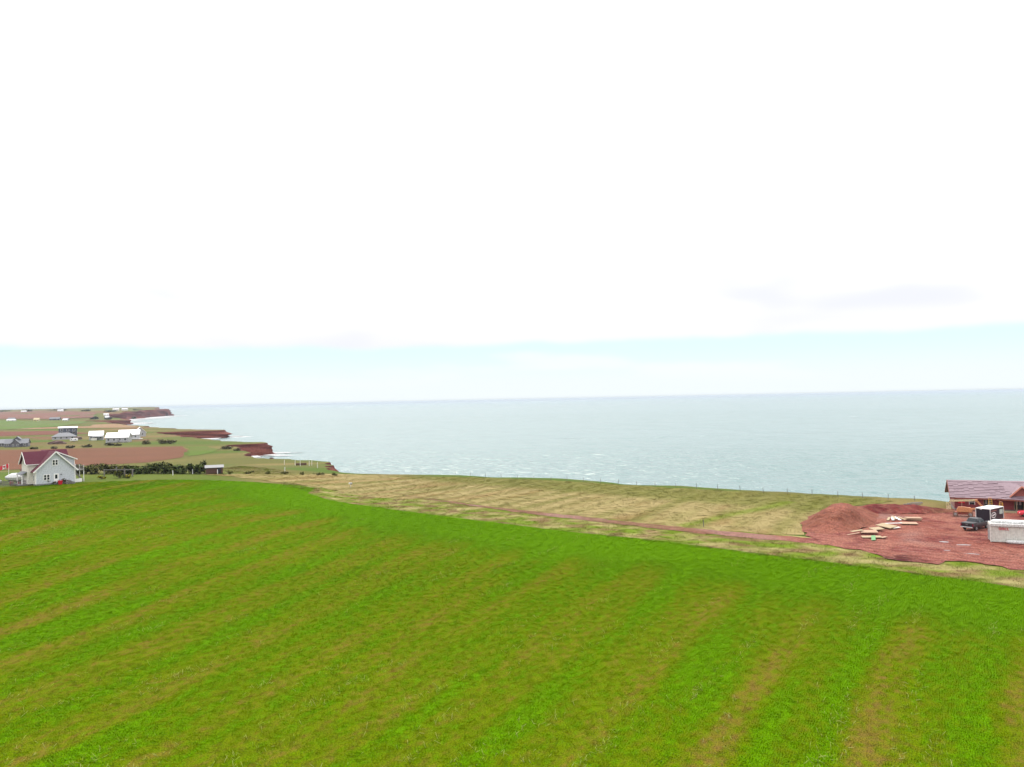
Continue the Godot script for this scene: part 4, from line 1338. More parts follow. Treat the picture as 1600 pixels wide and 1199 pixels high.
# ------------------------------------------------------------------ the white house and its yard
func homestead() -> void:
	var t := thing("white_house", "white house with dark red roof and gable facing the green field", "house", on(-109.0, -185.6, 0.0), 46)
	var W := 4.2
	var E := 3.6
	var R := 7.7
	var D := -10.5
	var st := S()
	bx(st, Vector3(0, 0.05, D * 0.5), Vector3(W * 2 - 0.1, 0.6, -D - 0.1))
	part(t, "foundation", st, mat(Color(0.3, 0.3, 0.3), 0.9, "soft", 0.5))
	# lap siding: one board per course, stepped
	st = S()
	var y := 0.3
	while y < R - 0.25:
		var hw := W if y + 0.18 < E else W * (R - y - 0.18) / (R - E)
		bx(st, Vector3(0, y + 0.095, -0.02 - 0.01), Vector3(hw * 2, 0.175, 0.08), Basis(Vector3.RIGHT, -0.06))
		y += 0.19
	ext(st, [Vector2(-W, 0.3), Vector2(W, 0.3), Vector2(W, E), Vector2(0, R), Vector2(-W, E)], -0.1, -0.06)
	part(t, "gable_wall", st, M.siding)
	st = S()
	bx(st, Vector3(-W + 0.05, (E + 0.3) * 0.5, D * 0.5), Vector3(0.12, E - 0.3, -D - 0.2))
	part(t, "side_wall", st, M.cream)
	st = S()
	bx(st, Vector3(W - 0.05, (E + 0.3) * 0.5, D * 0.5), Vector3(0.12, E - 0.3, -D - 0.2))
	ext(st, [Vector2(-W, 0.3), Vector2(W, 0.3), Vector2(W, E), Vector2(0, R), Vector2(-W, E)], D + 0.06, D + 0.1)
	part(t, "rear_wall", st, M.siding)
	for s in [-1.0, 1.0]:
		st = S()
		bx(st, Vector3(s * (W - 0.04), (E + 0.3) * 0.5, 0.02), Vector3(0.16, E - 0.3, 0.14))
		part(t, "corner_board", st, M.trim)
	st = S()
	for s in [-1.0, 1.0]:
		var e := Vector3(s * (W + 0.55), E - 0.5, 0)
		slab(st, e + Vector3(0, 0, 0.4), e + Vector3(0, 0, D - 0.4), Vector3(0, R + 0.06, D - 0.4), Vector3(0, R + 0.06, 0.4), 0.14)
		lapped_slope(st, e + Vector3(0, 0.02, 0.42), e + Vector3(0, 0.02, D - 0.42), Vector3(0, R + 0.09, D - 0.42), Vector3(0, R + 0.09, 0.42), 14, 1.6, 0.025, 3)
	var rf := part(t, "roof", st, M.maroon)
	for s in [-1.0, 1.0]:
		st = S()
		bar(st, Vector3(s * (W + 0.57), E - 0.6, 0.45), Vector3(0, R - 0.02, 0.45), 0.07, 0.26)
		part(rf, "barge_board", st, M.trim)
		st = S()
		bx(st, Vector3(s * (W + 0.2), E - 0.42, 0.22), Vector3(0.7, 0.12, 0.4))
		part(rf, "eave_return", st, M.trim)
	# cross gable on the left
	var wc := -4.6
	var wh := 2.45
	st = S()
	ext(st, [Vector2(wc - wh, 0.3), Vector2(wc + wh, 0.3), Vector2(wc + wh, R - wh), Vector2(wc, R - 0.1), Vector2(wc - wh, R - wh)], -5.3, -1.2, 0)
	var wg := part(t, "cross_wing", st, M.cream)
	st = S()
	for s in [-1.0, 1.0]:
		slab(st, Vector3(-5.8, R - wh - 0.35, wc + s * (wh + 0.4)), Vector3(-0.6, R - wh - 0.35, wc + s * (wh + 0.4)), Vector3(0.0, R + 0.08, wc), Vector3(-5.8, R + 0.08, wc), 0.13)
		lapped_slope(st, Vector3(-5.82, R - wh - 0.33, wc + s * (wh + 0.42)), Vector3(-0.6, R - wh - 0.33, wc + s * (wh + 0.42)), Vector3(0, R + 0.11, wc), Vector3(-5.82, R + 0.11, wc), 10, 1.5, 0.025, 6)
	part(wg, "wing_roof", st, M.maroon)
	st = S()
	for s in [-1.0, 1.0]:
		bar(st, Vector3(-5.86, R - wh - 0.42, wc + s * (wh + 0.45)), Vector3(-5.86, R, wc), 0.07, 0.26)
	bx(st, Vector3(-3.4, R - wh - 0.42, wc + wh + 0.44), Vector3(4.8, 0.16, 0.06))
	part(wg, "barge_board", st, M.trim)
	window(t, Vector3(-5.32, R - 2.3, wc), 1.4, 1.2, -90, 2)
	# posts under the wing and the entry porch
	for z in [wc - 2.2, wc + 1.8]:
		st = S()
		tube(st, Vector3(-6.3, 0.2, z), Vector3(-6.3, 2.6, z), 0.11, 0.1, 8)
		part(t, "porch_post", st, M.trim)
	st = S()
	slab(st, Vector3(-6.5, 2.6, wc - 2.4), Vector3(-6.5, 2.6, wc + 2.0), Vector3(-5.3, 3.2, wc + 2.0), Vector3(-5.3, 3.2, wc - 2.4), 0.12)
	part(t, "porch_roof", st, M.greyroof)
	st = S()
	bx(st, Vector3(-5.7, 0.2, wc), Vector3(2.8, 0.3, 4.6))
	part(t, "porch_floor", st, M.greywood)
	window(t, Vector3(-4.26, 1.7, -1.1), 0.7, 1.3, -90)
	window(t, Vector3(-5.33, 1.6, wc - 0.9), 0.8, 1.3, -90)
	# shed dormer on the right
	st = S()
	ext(st, [Vector2(0.55, R - 0.55), Vector2(W + 0.15, E + 0.1), Vector2(W + 0.15, E + 2.2)], -5.4, -1.0)
	var dm := part(t, "shed_dormer", st, M.siding)
	st = S()
	slab(st, Vector3(W + 0.75, E + 2.02, -0.6), Vector3(W + 0.75, E + 2.02, -5.8), Vector3(0.1, R + 0.12, -5.8), Vector3(0.1, R + 0.12, -0.6), 0.13)
	part(dm, "dormer_roof", st, M.maroon)
	st = S()
	bar(st, Vector3(W + 0.75, E + 1.96, -0.56), Vector3(0.1, R + 0.06, -0.56), 0.07, 0.22)
	bar(st, Vector3(W + 0.15, E - 0.2, -0.95), Vector3(W + 0.15, E + 2.1, -0.95), 0.14)
	part(dm, "dormer_trim", st, M.trim)
	# cross gable at the back of the right slope
	st = S()
	ext(st, [Vector2(-10.3, E - 0.2), Vector2(-6.1, E - 0.2), Vector2(-6.1, R - 2.1), Vector2(-8.2, R - 0.1), Vector2(-10.3, R - 2.1)], 1.2, 4.3, 0)
	var bg := part(t, "rear_cross_wing", st, M.siding)
	st = S()
	for s in [-1.0, 1.0]:
		slab(st, Vector3(4.75, R - 2.4, -8.2 + s * 2.5), Vector3(0.6, R - 2.4, -8.2 + s * 2.5), Vector3(0, R + 0.14, -8.2), Vector3(4.75, R + 0.14, -8.2), 0.13)
	part(bg, "wing_roof", st, M.maroon)
	window(t, Vector3(-0.1, 5.15, 0.03), 1.05, 1.15, 0, 2)
	window(t, Vector3(-1.9, 1.75, 0.03), 1.15, 1.15, 0, 2)
	st = S()
	bx(st, Vector3(0.1, 1.42, 0.04), Vector3(1.05, 2.15, 0.09))
	var dr := part(t, "door", st, M.trim)
	st = S()
	bx(st, Vector3(0.1, 1.78, 0.085), Vector3(0.52, 0.95, 0.03))
	part(dr, "pane", st, M.glass)
	st = S()
	cbx(st, Vector3(1.15, 2.25, 0.1), Vector3(0.24, 0.2, 0.16), 0.03)
	part(t, "wall_lamp", st, M.dark)
	st = S()
	for k in 3: bx(st, Vector3(0.1, 0.1 + 0.1 * k, 0.9 - 0.27 * k), Vector3(1.4, 0.16, 0.3))
	part(t, "door_step", st, M.greywood)
	# chimney pipe, deck with stairs and balcony on the right side
	for z in [-1.4, -4.4, -7.4]:
		st = S()
		bx(st, Vector3(W + 2.35, 2.0, z), Vector3(0.14, 4.0, 0.14))
		part(t, "deck_post", st, M.trim)
	st = S()
	bx(st, Vector3(W + 1.25, 2.86, -4.4), Vector3(2.4, 0.2, 6.4))
	part(t, "balcony_floor", st, M.greywood)
	st = S()
	for yy in [3.2, 3.5, 3.85]:
		bx(st, Vector3(W + 2.4, yy, -4.4), Vector3(0.06, 0.07, 6.4))
		bx(st, Vector3(W + 1.25, yy, -1.25), Vector3(2.3, 0.07, 0.06))
	part(t, "balcony_rail", st, M.greywood)
	st = S()
	for k in 9:
		bx(st, Vector3(W + 0.35 + 0.2 * k, 0.35 + 0.28 * (8 - k), -1.9), Vector3(0.28, 0.06, 1.0))
	bar(st, Vector3(W + 0.3, 2.7, -1.35), Vector3(W + 2.2, 0.2, -1.35), 0.06, 0.25)
	part(t, "stairs", st, M.greywood)
	st = S()
	bx(st, Vector3(W + 0.95, 0.42, -0.9), Vector3(1.7, 0.84, 0.1))
	part(t, "deck_skirt", st, M.trim)

	# yard things
	var f := thing("flag_pole", "white flag pole flying a red and white flag", "flag pole", on(-125.6, -194.0), 12)
	st = S()
	tube(st, Vector3.ZERO, Vector3(0, 4.5, 0), 0.07, 0.045, 8)
	part(f, "pole", st, M.trim)
	var fl := func(u0: float, u1: float, m: Material, called: String) -> MeshInstance3D:
		var s := S()
		var w := func(u: float, v: float) -> Vector3: return Vector3(-u * 1.9, 4.4 - v * 1.0 - u * u * 0.6, 0.16 * sin(u * 7.0 + v))
		for a in 6:
			for b in 4:
				var p0 := lerpf(u0, u1, a / 6.0); var p1 := lerpf(u0, u1, (a + 1) / 6.0)
				quad(s, w.call(p0, b / 4.0), w.call(p1, b / 4.0), w.call(p1, (b + 1) / 4.0), w.call(p0, (b + 1) / 4.0))
				quad(s, w.call(p0, b / 4.0) + Vector3(0, 0, 0.012), w.call(p1, b / 4.0) + Vector3(0, 0, 0.012), w.call(p1, (b + 1) / 4.0) + Vector3(0, 0, 0.012), w.call(p0, (b + 1) / 4.0) + Vector3(0, 0, 0.012))
		return part(f, called, s, m)
	fl.call(0.0, 0.27, M.red, "red_band")
	var mid: MeshInstance3D = fl.call(0.27, 0.73, M.white, "white_band")
	fl.call(0.73, 1.0, M.red, "red_band")
	st = S()
	var leaf := [Vector2(0, 0.42), Vector2(0.1, 0.22), Vector2(0.2, 0.27), Vector2(0.17, 0.02), Vector2(0.28, 0.14), Vector2(0.42, 0.08), Vector2(0.38, -0.06), Vector2(0.16, -0.24), Vector2(0.02, -0.22), Vector2(0.02, -0.42)]
	for s in [-1.0, 1.0]:
		for i in leaf.size() - 1:
			for z in [-0.1, 0.13]:
				tri(st, Vector3(-0.95, 3.75, z), Vector3(-0.95 + s * leaf[i].x * 0.8, 3.75 + leaf[i].y * 0.8, z), Vector3(-0.95 + s * leaf[i + 1].x * 0.8, 3.75 + leaf[i + 1].y * 0.8, z))
	part(mid, "maple_leaf", st, M.red)

	# covered boat on a trailer
	var bt := thing("covered_boat", "boat under a white cover parked beside the white house", "boat", on(-120.6, -189.0), 80)
	st = S()
	var rings := []
	for q in [[-2.3, 0.9, 0.75, 1.6, 1.9], [-1.2, 1.05, 0.6, 1.55, 2.5], [0.3, 1.1, 0.55, 1.55, 2.6], [1.4, 0.95, 0.6, 1.6, 2.3], [2.2, 0.5, 0.85, 1.75, 2.0], [2.8, 0.06, 1.4, 1.85, 1.9]]:
		rings.append([Vector3(0, q[2], q[0]), Vector3(q[1] * 0.75, q[2] + 0.35, q[0]), Vector3(q[1], q[3], q[0]), Vector3(q[1] * 0.65, (q[3] + q[4]) * 0.5 + 0.1, q[0]), Vector3(0, q[4], q[0]), Vector3(-q[1] * 0.65, (q[3] + q[4]) * 0.5 + 0.1, q[0]), Vector3(-q[1], q[3], q[0]), Vector3(-q[1] * 0.75, q[2] + 0.35, q[0])])
	loft(st, rings)
	part(bt, "cover", st, M.wrap)
	st = S()
	for s in [-0.55, 0.55]: bar(st, Vector3(s, 0.5, -2.2), Vector3(s * 0.6, 0.5, 2.4), 0.1)
	bar(st, Vector3(0, 0.5, 2.2), Vector3(0, 0.45, 3.6), 0.1)
	for z in [-1.6, 1.2]: bar(st, Vector3(-0.7, 0.62, z), Vector3(0.7, 0.62, z), 0.2)
	part(bt, "boat_trailer", st, M.dark)
	for s in [-0.95, 0.95]: wheel(bt, Vector3(s, 0.33, -0.5), 0.33, 0.2)

	car("silver_car", "silver car at the left edge near the flag pole", on(-124.6, -187.8), 25, mat(Color(0.38, 0.39, 0.42), 0.3))
	# red bin and red playthings
	st = S()
	var bin := thing("red_bin", "bright red tub standing in front of the white house wall", "tub", on(-107.2, -184.4), 30)
	loft(st, [[Vector3(-0.36, 0, -0.32), Vector3(0.36, 0, -0.32), Vector3(0.36, 0, 0.32), Vector3(-0.36, 0, 0.32)], [Vector3(-0.46, 0.85, -0.4), Vector3(0.46, 0.85, -0.4), Vector3(0.46, 0.85, 0.4), Vector3(-0.46, 0.85, 0.4)]])
	part(bin, "tub_body", st, M.red)
	st = S()
	cbx(st, Vector3(0, 0.9, 0), Vector3(1.02, 0.1, 0.9), 0.03)
	part(bin, "lid", st, M.red)
	for q in [[-119.0, -184.8, "red plastic barrel behind the wooden fence"], [-117.3, -185.2, "smaller red plastic barrel behind the wooden fence"]]:
		st = S()
		var s0: float = 1.0 if q[0] < -118 else 0.75
		tube(st, Vector3.ZERO, Vector3(0, 0.25 * s0, 0), 0.34 * s0, 0.42 * s0, 12)
		tube(st, Vector3(0, 0.25 * s0, 0), Vector3(0, 0.7 * s0, 0), 0.42 * s0, 0.42 * s0, 12)
		tube(st, Vector3(0, 0.7 * s0, 0), Vector3(0, 0.95 * s0, 0), 0.42 * s0, 0.34 * s0, 12)
		var o := part(self, "barrel", st, mat(Color(0.32, 0.02, 0.03), 0.5))
		o.position = on(q[0], q[1])
		tag(o, q[2], "barrel")
	# weathered paling fence in front of the drive
	var fe := thing("paling_fence", "weathered grey paling fence along the drive of the white house", "fence", on(-123.0, -182.3), 0)
	var a := Vector3.ZERO
	var b := on(-113.6, -184.6) - fe.position
	var rail := S()
	for yy in [0.35, 0.95]: bar(rail, a + Vector3(0, yy, 0), b + Vector3(0, yy, 0), 0.05, 0.1)
	part(fe, "rail", rail, M.greywood)
	for k in 42:
		st = S()
		var p := a.lerp(b, k / 41.0)
		var hh := 1.15 + 0.12 * n_c.get_noise_2d(k * 5.0, 1.0)
		if k % 7 == 0: bx(st, p + Vector3(0, 0.7, -0.07), Vector3(0.12, 1.4, 0.12))
		else: bx(st, p + Vector3(0, hh * 0.5 + 0.08, 0.05), Vector3(0.13, hh, 0.03))
		part(fe, "post" if k % 7 == 0 else "paling", st, M.greywood)
	for k in 7:
		var lo := on(-112.2 + k * 1.05, -184.3 - 0.28 * k)
		weed_clump(lo, 0.9 + 0.3 * (k % 3), ["leftmost", "second", "third", "middle", "fifth", "sixth", "rightmost"][k] + " dry shrub along the foot of the white house gable", k)
	# firewood stacked against the wall
	var fw := thing("firewood_pile", "dark firewood pile leaning against the white house wall", "firewood", on(-105.9, -186.0), 46)
	for k in 9:
		st = S()
		var row := 0 if k < 5 else (1 if k < 8 else 2)
		var i: int = k if k < 5 else (k - 5 if k < 8 else 0)
		tube(st, Vector3(-0.8 + i * 0.4 + row * 0.2, 0.19 + row * 0.32, -0.2), Vector3(-0.8 + i * 0.4 + row * 0.2, 0.19 + row * 0.32, 1.0), 0.19, 0.18, 8)
		part(fw, "log", st, M.greywood)

	# timber frame in the garden
	var sw := thing("swing_set", "long grey timber swing frame standing before the hedge", "swing frame", on(-102.5, -203.2), 0)
	for q in [[-4.2, 0.0, 1.9], [-2.2, -2.4, 2.3], [1.6, 1.0, 2.1], [4.0, 1.6, 1.9]]:
		st = S()
		bx(st, Vector3(q[0], q[2] * 0.5, q[1]), Vector3(0.22, q[2], 0.22))
		part(sw, "post", st, M.greywood)
	st = S()
	bar(st, Vector3(-4.4, 1.75, 0), Vector3(4.2, 1.78, 1.3), 0.18)
	part(sw, "beam", st, M.greywood)
	st = S()
	bx(st, Vector3(2.8, 0.45, 1.3), Vector3(1.8, 0.1, 0.5))
	for xx in [2.0, 3.6]: tube(st, Vector3(xx, 0.45, 1.3), Vector3(xx, 1.75, 1.2), 0.025, 0.025, 5)
	part(sw, "swing_seat", st, M.wood)

	# brown garden shed
	var sh := thing("garden_shed", "low brown shed with grey roof at the end of the hedge", "shed", on(-80.3, -209.2), 22)
	st = S()
	bx(st, Vector3(0, 0.85, 0), Vector3(4.2, 1.7, 2.8))
	part(sh, "wall", st, M.shed)
	for k in 9:
		st = S()
		bx(st, Vector3(-1.9 + 0.475 * k, 0.86, 1.42), Vector3(0.43, 1.66, 0.05))
		part(sh, "board", st, M.shed)
	st = S()
	slab(st, Vector3(-2.4, 1.6, 1.75), Vector3(2.4, 1.6, 1.75), Vector3(2.4, 2.2, -0.2), Vector3(-2.4, 2.2, -0.2), 0.1)
	slab(st, Vector3(-2.4, 1.6, -1.8), Vector3(2.4, 1.6, -1.8), Vector3(2.4, 2.19, -0.2), Vector3(-2.4, 2.19, -0.2), 0.1)
	part(sh, "roof", st, M.greyroof)
	st = S()
	bx(st, Vector3(1.2, 0.8, 1.47), Vector3(0.9, 1.5, 0.05))
	part(sh, "door", st, M.dark)

func weed_clump(at: Vector3, s: float, label: String, sd: int) -> void:
	shrub("dry_shrub", label, "shrub", "dry shrubs before the white house", at, Vector3(0.9 * s, 0.9 * s, 0.8 * s), 90, 0.22, [alb(128, 118, 92), alb(110, 104, 66)], sd + 40)

# ------------------------------------------------------------------ shrubs
func shrub(called: String, label: String, category: String, group: String, at: Vector3, size: Vector3, count: int, leaf: float, cols: Array, sd: int) -> void:
	var r := RandomNumberGenerator.new()
	r.seed = 500 + sd * 17
	var t := thing(called, label, category, at, r.randf() * 360.0, group)
	var st := S()
	for k in 5:
		var a := TAU * k / 5.0 + r.randf()
		tube(st, Vector3(cos(a) * 0.06, -0.05, sin(a) * 0.06), Vector3(cos(a) * size.x * 0.3, size.y * 0.7, sin(a) * size.z * 0.3), 0.05, 0.015, 5)
	part(t, "stem", st, M.wood)
	var lobes := []
	for k in 7:
		var a := r.randf() * TAU
		lobes.append([Vector3(cos(a) * size.x * 0.28, size.y * r.randf_range(0.18, 0.72), sin(a) * size.z * 0.28), r.randf_range(0.22, 0.36)])
	st = SurfaceTool.new()
	st.begin(Mesh.PRIMITIVE_TRIANGLES)
	for i in count:
		var l: Array = lobes[r.randi() % 7]
		var d := Vector3(r.randfn(), r.randfn(), r.randfn()).normalized()
		var q: Vector3 = l[0] + d * Vector3(size.x, size.y, size.z) * l[1] * pow(r.randf(), 0.35)
		if q.y < 0.05: q.y = r.randf_range(0.05, 0.4)
		var c: Color = cols[0].lerp(cols[1], r.randf())
		var j := r.randf_range(0.7, 1.3)
		st.set_color(Color(c.r * j, c.g * j, c.b * j))
		var u := Vector3(r.randfn(), r.randfn(), r.randfn()).normalized()
		var v := u.cross(Vector3(r.randfn(), r.randfn(), r.randfn())).normalized()
		st.set_normal((d + Vector3.UP * 0.4).normalized())
		var s := leaf * r.randf_range(0.6, 1.3)
		for p in [q - u * s, q + v * s * 0.5, q + u * s, q - u * s, q + u * s, q - v * s * 0.5]: st.add_vertex(p)
	var o := MeshInstance3D.new()
	o.mesh = st.commit()
	o.material_override = M.leaf
	o.name = "foliage"
	t.add_child(o, true)

func hedges() -> void:
	var place_words := ["first", "second", "third", "fourth", "fifth", "sixth", "seventh", "eighth", "ninth", "tenth", "eleventh", "twelfth", "thirteenth", "fourteenth", "fifteenth", "sixteenth"]
	for k in 16:
		var f := k / 15.0
		var p := Vector2(-120.5, -214.5).lerp(Vector2(-83.5, -207.5), f) + Vector2(0, n_c.get_noise_2d(k * 7.0, 2.0) * 1.5)
		var big := 1.0 + 0.25 * n_c.get_noise_2d(k * 11.0, 9.0)
		shrub("hedge_shrub", place_words[k] + " evergreen shrub of the hedge, counted from the white house", "shrub", "evergreen hedge behind the white house", on(p.x, p.y), Vector3(4.0, 2.7 * big, 3.2), 620, 0.3, [alb(84, 104, 50), alb(122, 134, 70)] if k > 6 else [alb(100, 104, 58), alb(136, 136, 80)], k)
	var g := "garden bushes by the swing frame"
	shrub("garden_bush", "dark rounded bush under the left half of the swing frame", "bush", g, on(-100.4, -198.4), Vector3(3.0, 2.0, 2.4), 420, 0.22, [alb(104, 108, 30), alb(80, 84, 34)], 61)
	shrub("garden_bush", "yellow green bush right of the dark rounded bush", "bush", g, on(-97.8, -197.6), Vector3(1.9, 1.2, 1.6), 260, 0.2, [alb(176, 168, 44), alb(140, 140, 50)], 62)
	shrub("garden_bush", "yellow flowering bush left of the dark rounded bush", "bush", g, on(-103.6, -196.2), Vector3(1.9, 0.9, 1.4), 220, 0.18, [alb(206, 196, 40), alb(150, 150, 40)], 63)
	shrub("garden_bush", "small dark upright bush behind the brown shed", "bush", g, on(-85.5, -214.5), Vector3(1.8, 3.6, 1.8), 260, 0.3, [alb(74, 88, 44), alb(96, 104, 58)], 64)
	# scrub on the headland and along field edges
	var scrub := [[-216, -479, 9, 5, "dark scrub at the corner of the ploughed field by the cliff"], [-208, -474, 8, 4, "dark scrub nearer the red cliff at the ploughed field corner"], [-225, -478, 7, 4, "leftmost dark scrub at the ploughed field corner"], [-274, -446, 4, 2.2, "low bush left of the red roof in the distance"], [-263, -447, 4, 2.0, "low bush above the red roof ridge in the distance"], [-255, -449, 5, 2.4, "low bush behind the right end of the red roof"], [-249, -455, 5, 2.6, "low dark bush on the far edge of the ploughed field"], [-243, -470, 6, 2.6, "low dark bush in front of the nearest white roofed house"], [-236, -466, 5, 2.2, "small bush right of the nearest white roofed house"], [-150, -408, 6, 2.6, "low scrub in the hollow behind the second headland"], [-139, -392, 4, 1.8, "tiny scrub near the cove of the second headland"]]
	for k in scrub.size():
		var q: Array = scrub[k]
		shrub("scrub", q[4], "bush", "scrub on distant field edges", on(q[0], q[1], -0.1), Vector3(q[2], q[3] * 0.65, q[2] * 0.7), 320, 0.5, [alb(118, 108, 84), alb(132, 132, 88)], 80 + k)
	for k in 7:
		var p := Vector2(-76, -209).lerp(Vector2(-52, -227), k / 6.0)
		shrub("scrub", place_words[k] + " low weed clump along the hay field edge right of the shed", "bush", "weeds along the hay field edge", on(p.x, p.y), Vector3(3.2, 0.8, 1.4), 160, 0.2, [alb(120, 112, 62), alb(104, 116, 56)], 100 + k)

func nth(k: int) -> String:
	var w := ["first", "second", "third", "fourth", "fifth", "sixth", "seventh", "eighth", "ninth", "tenth", "eleventh", "twelfth", "thirteenth", "fourteenth", "fifteenth", "sixteenth", "seventeenth", "eighteenth", "nineteenth"]
	if k <= 19: return w[k - 1]
	return ["twentieth", "twenty-first", "twenty-second", "twenty-third", "twenty-fourth", "twenty-fifth", "twenty-sixth", "twenty-seventh", "twenty-eighth", "twenty-ninth"][mini(k - 20, 9)]

# ------------------------------------------------------------------ fence posts
func post(called: String, label: String, group: String, at: Vector3, h: float, w: float, m: Material, lean := 0.0) -> void:
	var st := S()
	tube(st, Vector3(0, -0.1, 0), Vector3(0, h - 0.08, 0), w * 0.5, w * 0.46, 7)
	tube(st, Vector3(0, h - 0.08, 0), Vector3(0, h, 0), w * 0.46, w * 0.2, 7)
	var o := part(self, called, st, m)
	o.position = at
	o.rotation_degrees.z = lean
	tag(o, label, "post", group)

func posts() -> void:
	var line := V([-18, -238.5, 10.5, -221.5, 36.2, -200, 72.1, -174, 88, -160.5])
	var k := 0
	for i in line.size() - 1:
		var a: Vector2 = line[i]
		var b: Vector2 = line[i + 1]
		var n := int(a.distance_to(b) / 5.2)
		for j in n:
			var p := a.lerp(b, float(j) / n)
			k += 1
			post("fence_post", nth(k) + " thin dark fence post along the cliff edge, counted from the left", "fence posts along the cliff edge", on(p.x, p.y), 1.0 + 0.35 * rng.randf(), 0.12, M.greywood, rng.randf_range(-7, 7))
	post("fence_post", "lone dark stake on the track edge at the green strip", "", on(33.0, -136.7), 1.3, 0.12, M.greywood)
	for q in [[-88.9, -203.4, "white post in front of the right half of the hedge"], [-85.0, -206.5, "white post just left of the brown shed"], [-78.6, -207.0, "white post at the front corner of the brown shed"], [-121.5, -210.5, "white post left of the swing frame by the hedge"], [-66.2, -225.6, "tall white post at the hay field edge near the cliff"]]:
		post("white_post", q[2], "white boundary posts", on(q[0], q[1]), 1.25, 0.2, M.white)
	var bw := ["nearest", "second nearest", "third nearest", "fourth nearest", "fifth nearest", "farthest"]
	var bq := [[-63.4, -252.0], [-71.0, -274.4], [-70.3, -268.3], [-78.0, -278.5], [-74.0, -270.5], [-85.5, -290.9]]
	for i in 6:
		post("white_post", bw[i] + " of the pale posts on the grassy first headland", "pale posts on the first headland", on(bq[i][0], bq[i][1]), 1.8, 0.22, M.cream)
	var dk := thing("timber_trough", "dark low timber trough between pale posts on the headland", "trough", on(-75.0, -275.5), 10)
	var st := S()
	bx(st, Vector3(0, 0.45, 0.35), Vector3(3.6, 0.7, 0.1)); bx(st, Vector3(0, 0.45, -0.35), Vector3(3.6, 0.7, 0.1))
	bx(st, Vector3(0, 0.15, 0), Vector3(3.6, 0.1, 0.6))
	part(dk, "side_board", st, M.shed)
	for s in [-1.7, 1.7]:
		st = S()
		bx(st, Vector3(s, 0.4, 0), Vector3(0.12, 0.8, 0.56))
		part(dk, "end_board", st, M.shed)
	# small white marker sign in the hay field
	var sg := thing("survey_marker", "small white marker on a stake in the dry hay field", "marker", on(-42.5, -203.0), 20)
	st = S()
	bx(st, Vector3(0, 0.45, 0), Vector3(0.12, 1.0, 0.12))
	part(sg, "stake", st, M.white)
	st = S()
	cbx(st, Vector3(-0.05, 1.05, 0), Vector3(0.85, 0.4, 0.1), 0.03)
	part(sg, "board", st, M.white)
	st = S()
	bx(st, Vector3(0.08, 0.86, 0.07), Vector3(0.34, 0.36, 0.06))
	part(sg, "dark_panel", st, M.greywood)

# ------------------------------------------------------------------ distant houses
func gable_house(called: String, label: String, at: Vector3, yaw: float, w: float, d: float, e: float, r: float, wall: Material, roof: Material, wins := 3, door := true, group := "houses in the distance") -> Node3D:
	# ridge along x; z = d / 2 is the long front
	var t := thing(called, label, "house", at, yaw, group)
	var st := S()
	bx(st, Vector3(0, e * 0.5 - 0.2, 0), Vector3(w, e + 0.4, d))
	ext(st, [Vector2(-d * 0.5, e), Vector2(d * 0.5, e), Vector2(0, r - 0.1)], -w * 0.5, w * 0.5, 0)
	part(t, "wall", st, wall)
	st = S()
	var o := 0.5
	var k := (r - e) / (d * 0.5)
	for s in [-1.0, 1.0]:
		slab(st, Vector3(-w * 0.5 - o, e - k * o + 0.1, s * (d * 0.5 + o)), Vector3(w * 0.5 + o, e - k * o + 0.1, s * (d * 0.5 + o)), Vector3(w * 0.5 + o, r + 0.1, 0), Vector3(-w * 0.5 - o, r + 0.1, 0), 0.2)
	part(t, "roof", st, roof)
	for i in wins:
		window(t, Vector3(-w * 0.5 + w * (i + 0.5) / wins, e * 0.55, d * 0.5 + 0.02), minf(1.4, w / wins * 0.5), 1.3, 0)
	for s in [-1.0, 1.0]:
		window(t, Vector3(s * (w * 0.5 + 0.02), e * 0.55, d * 0.2), 1.2, 1.3, 90 * s)
		window(t, Vector3(s * (w * 0.5 + 0.02), e * 0.55, -d * 0.2), 1.2, 1.3, 90 * s)
		if r - e > 2.2: window(t, Vector3(s * (w * 0.5 + 0.02), e + (r - e) * 0.3, 0), 1.0, 1.0, 90 * s)
	if door:
		st = S()
		bx(st, Vector3(w * 0.08, 1.05, d * 0.5 + 0.03), Vector3(1.1, 2.1, 0.08))
		part(t, "door", st, M.greywall)
	return t

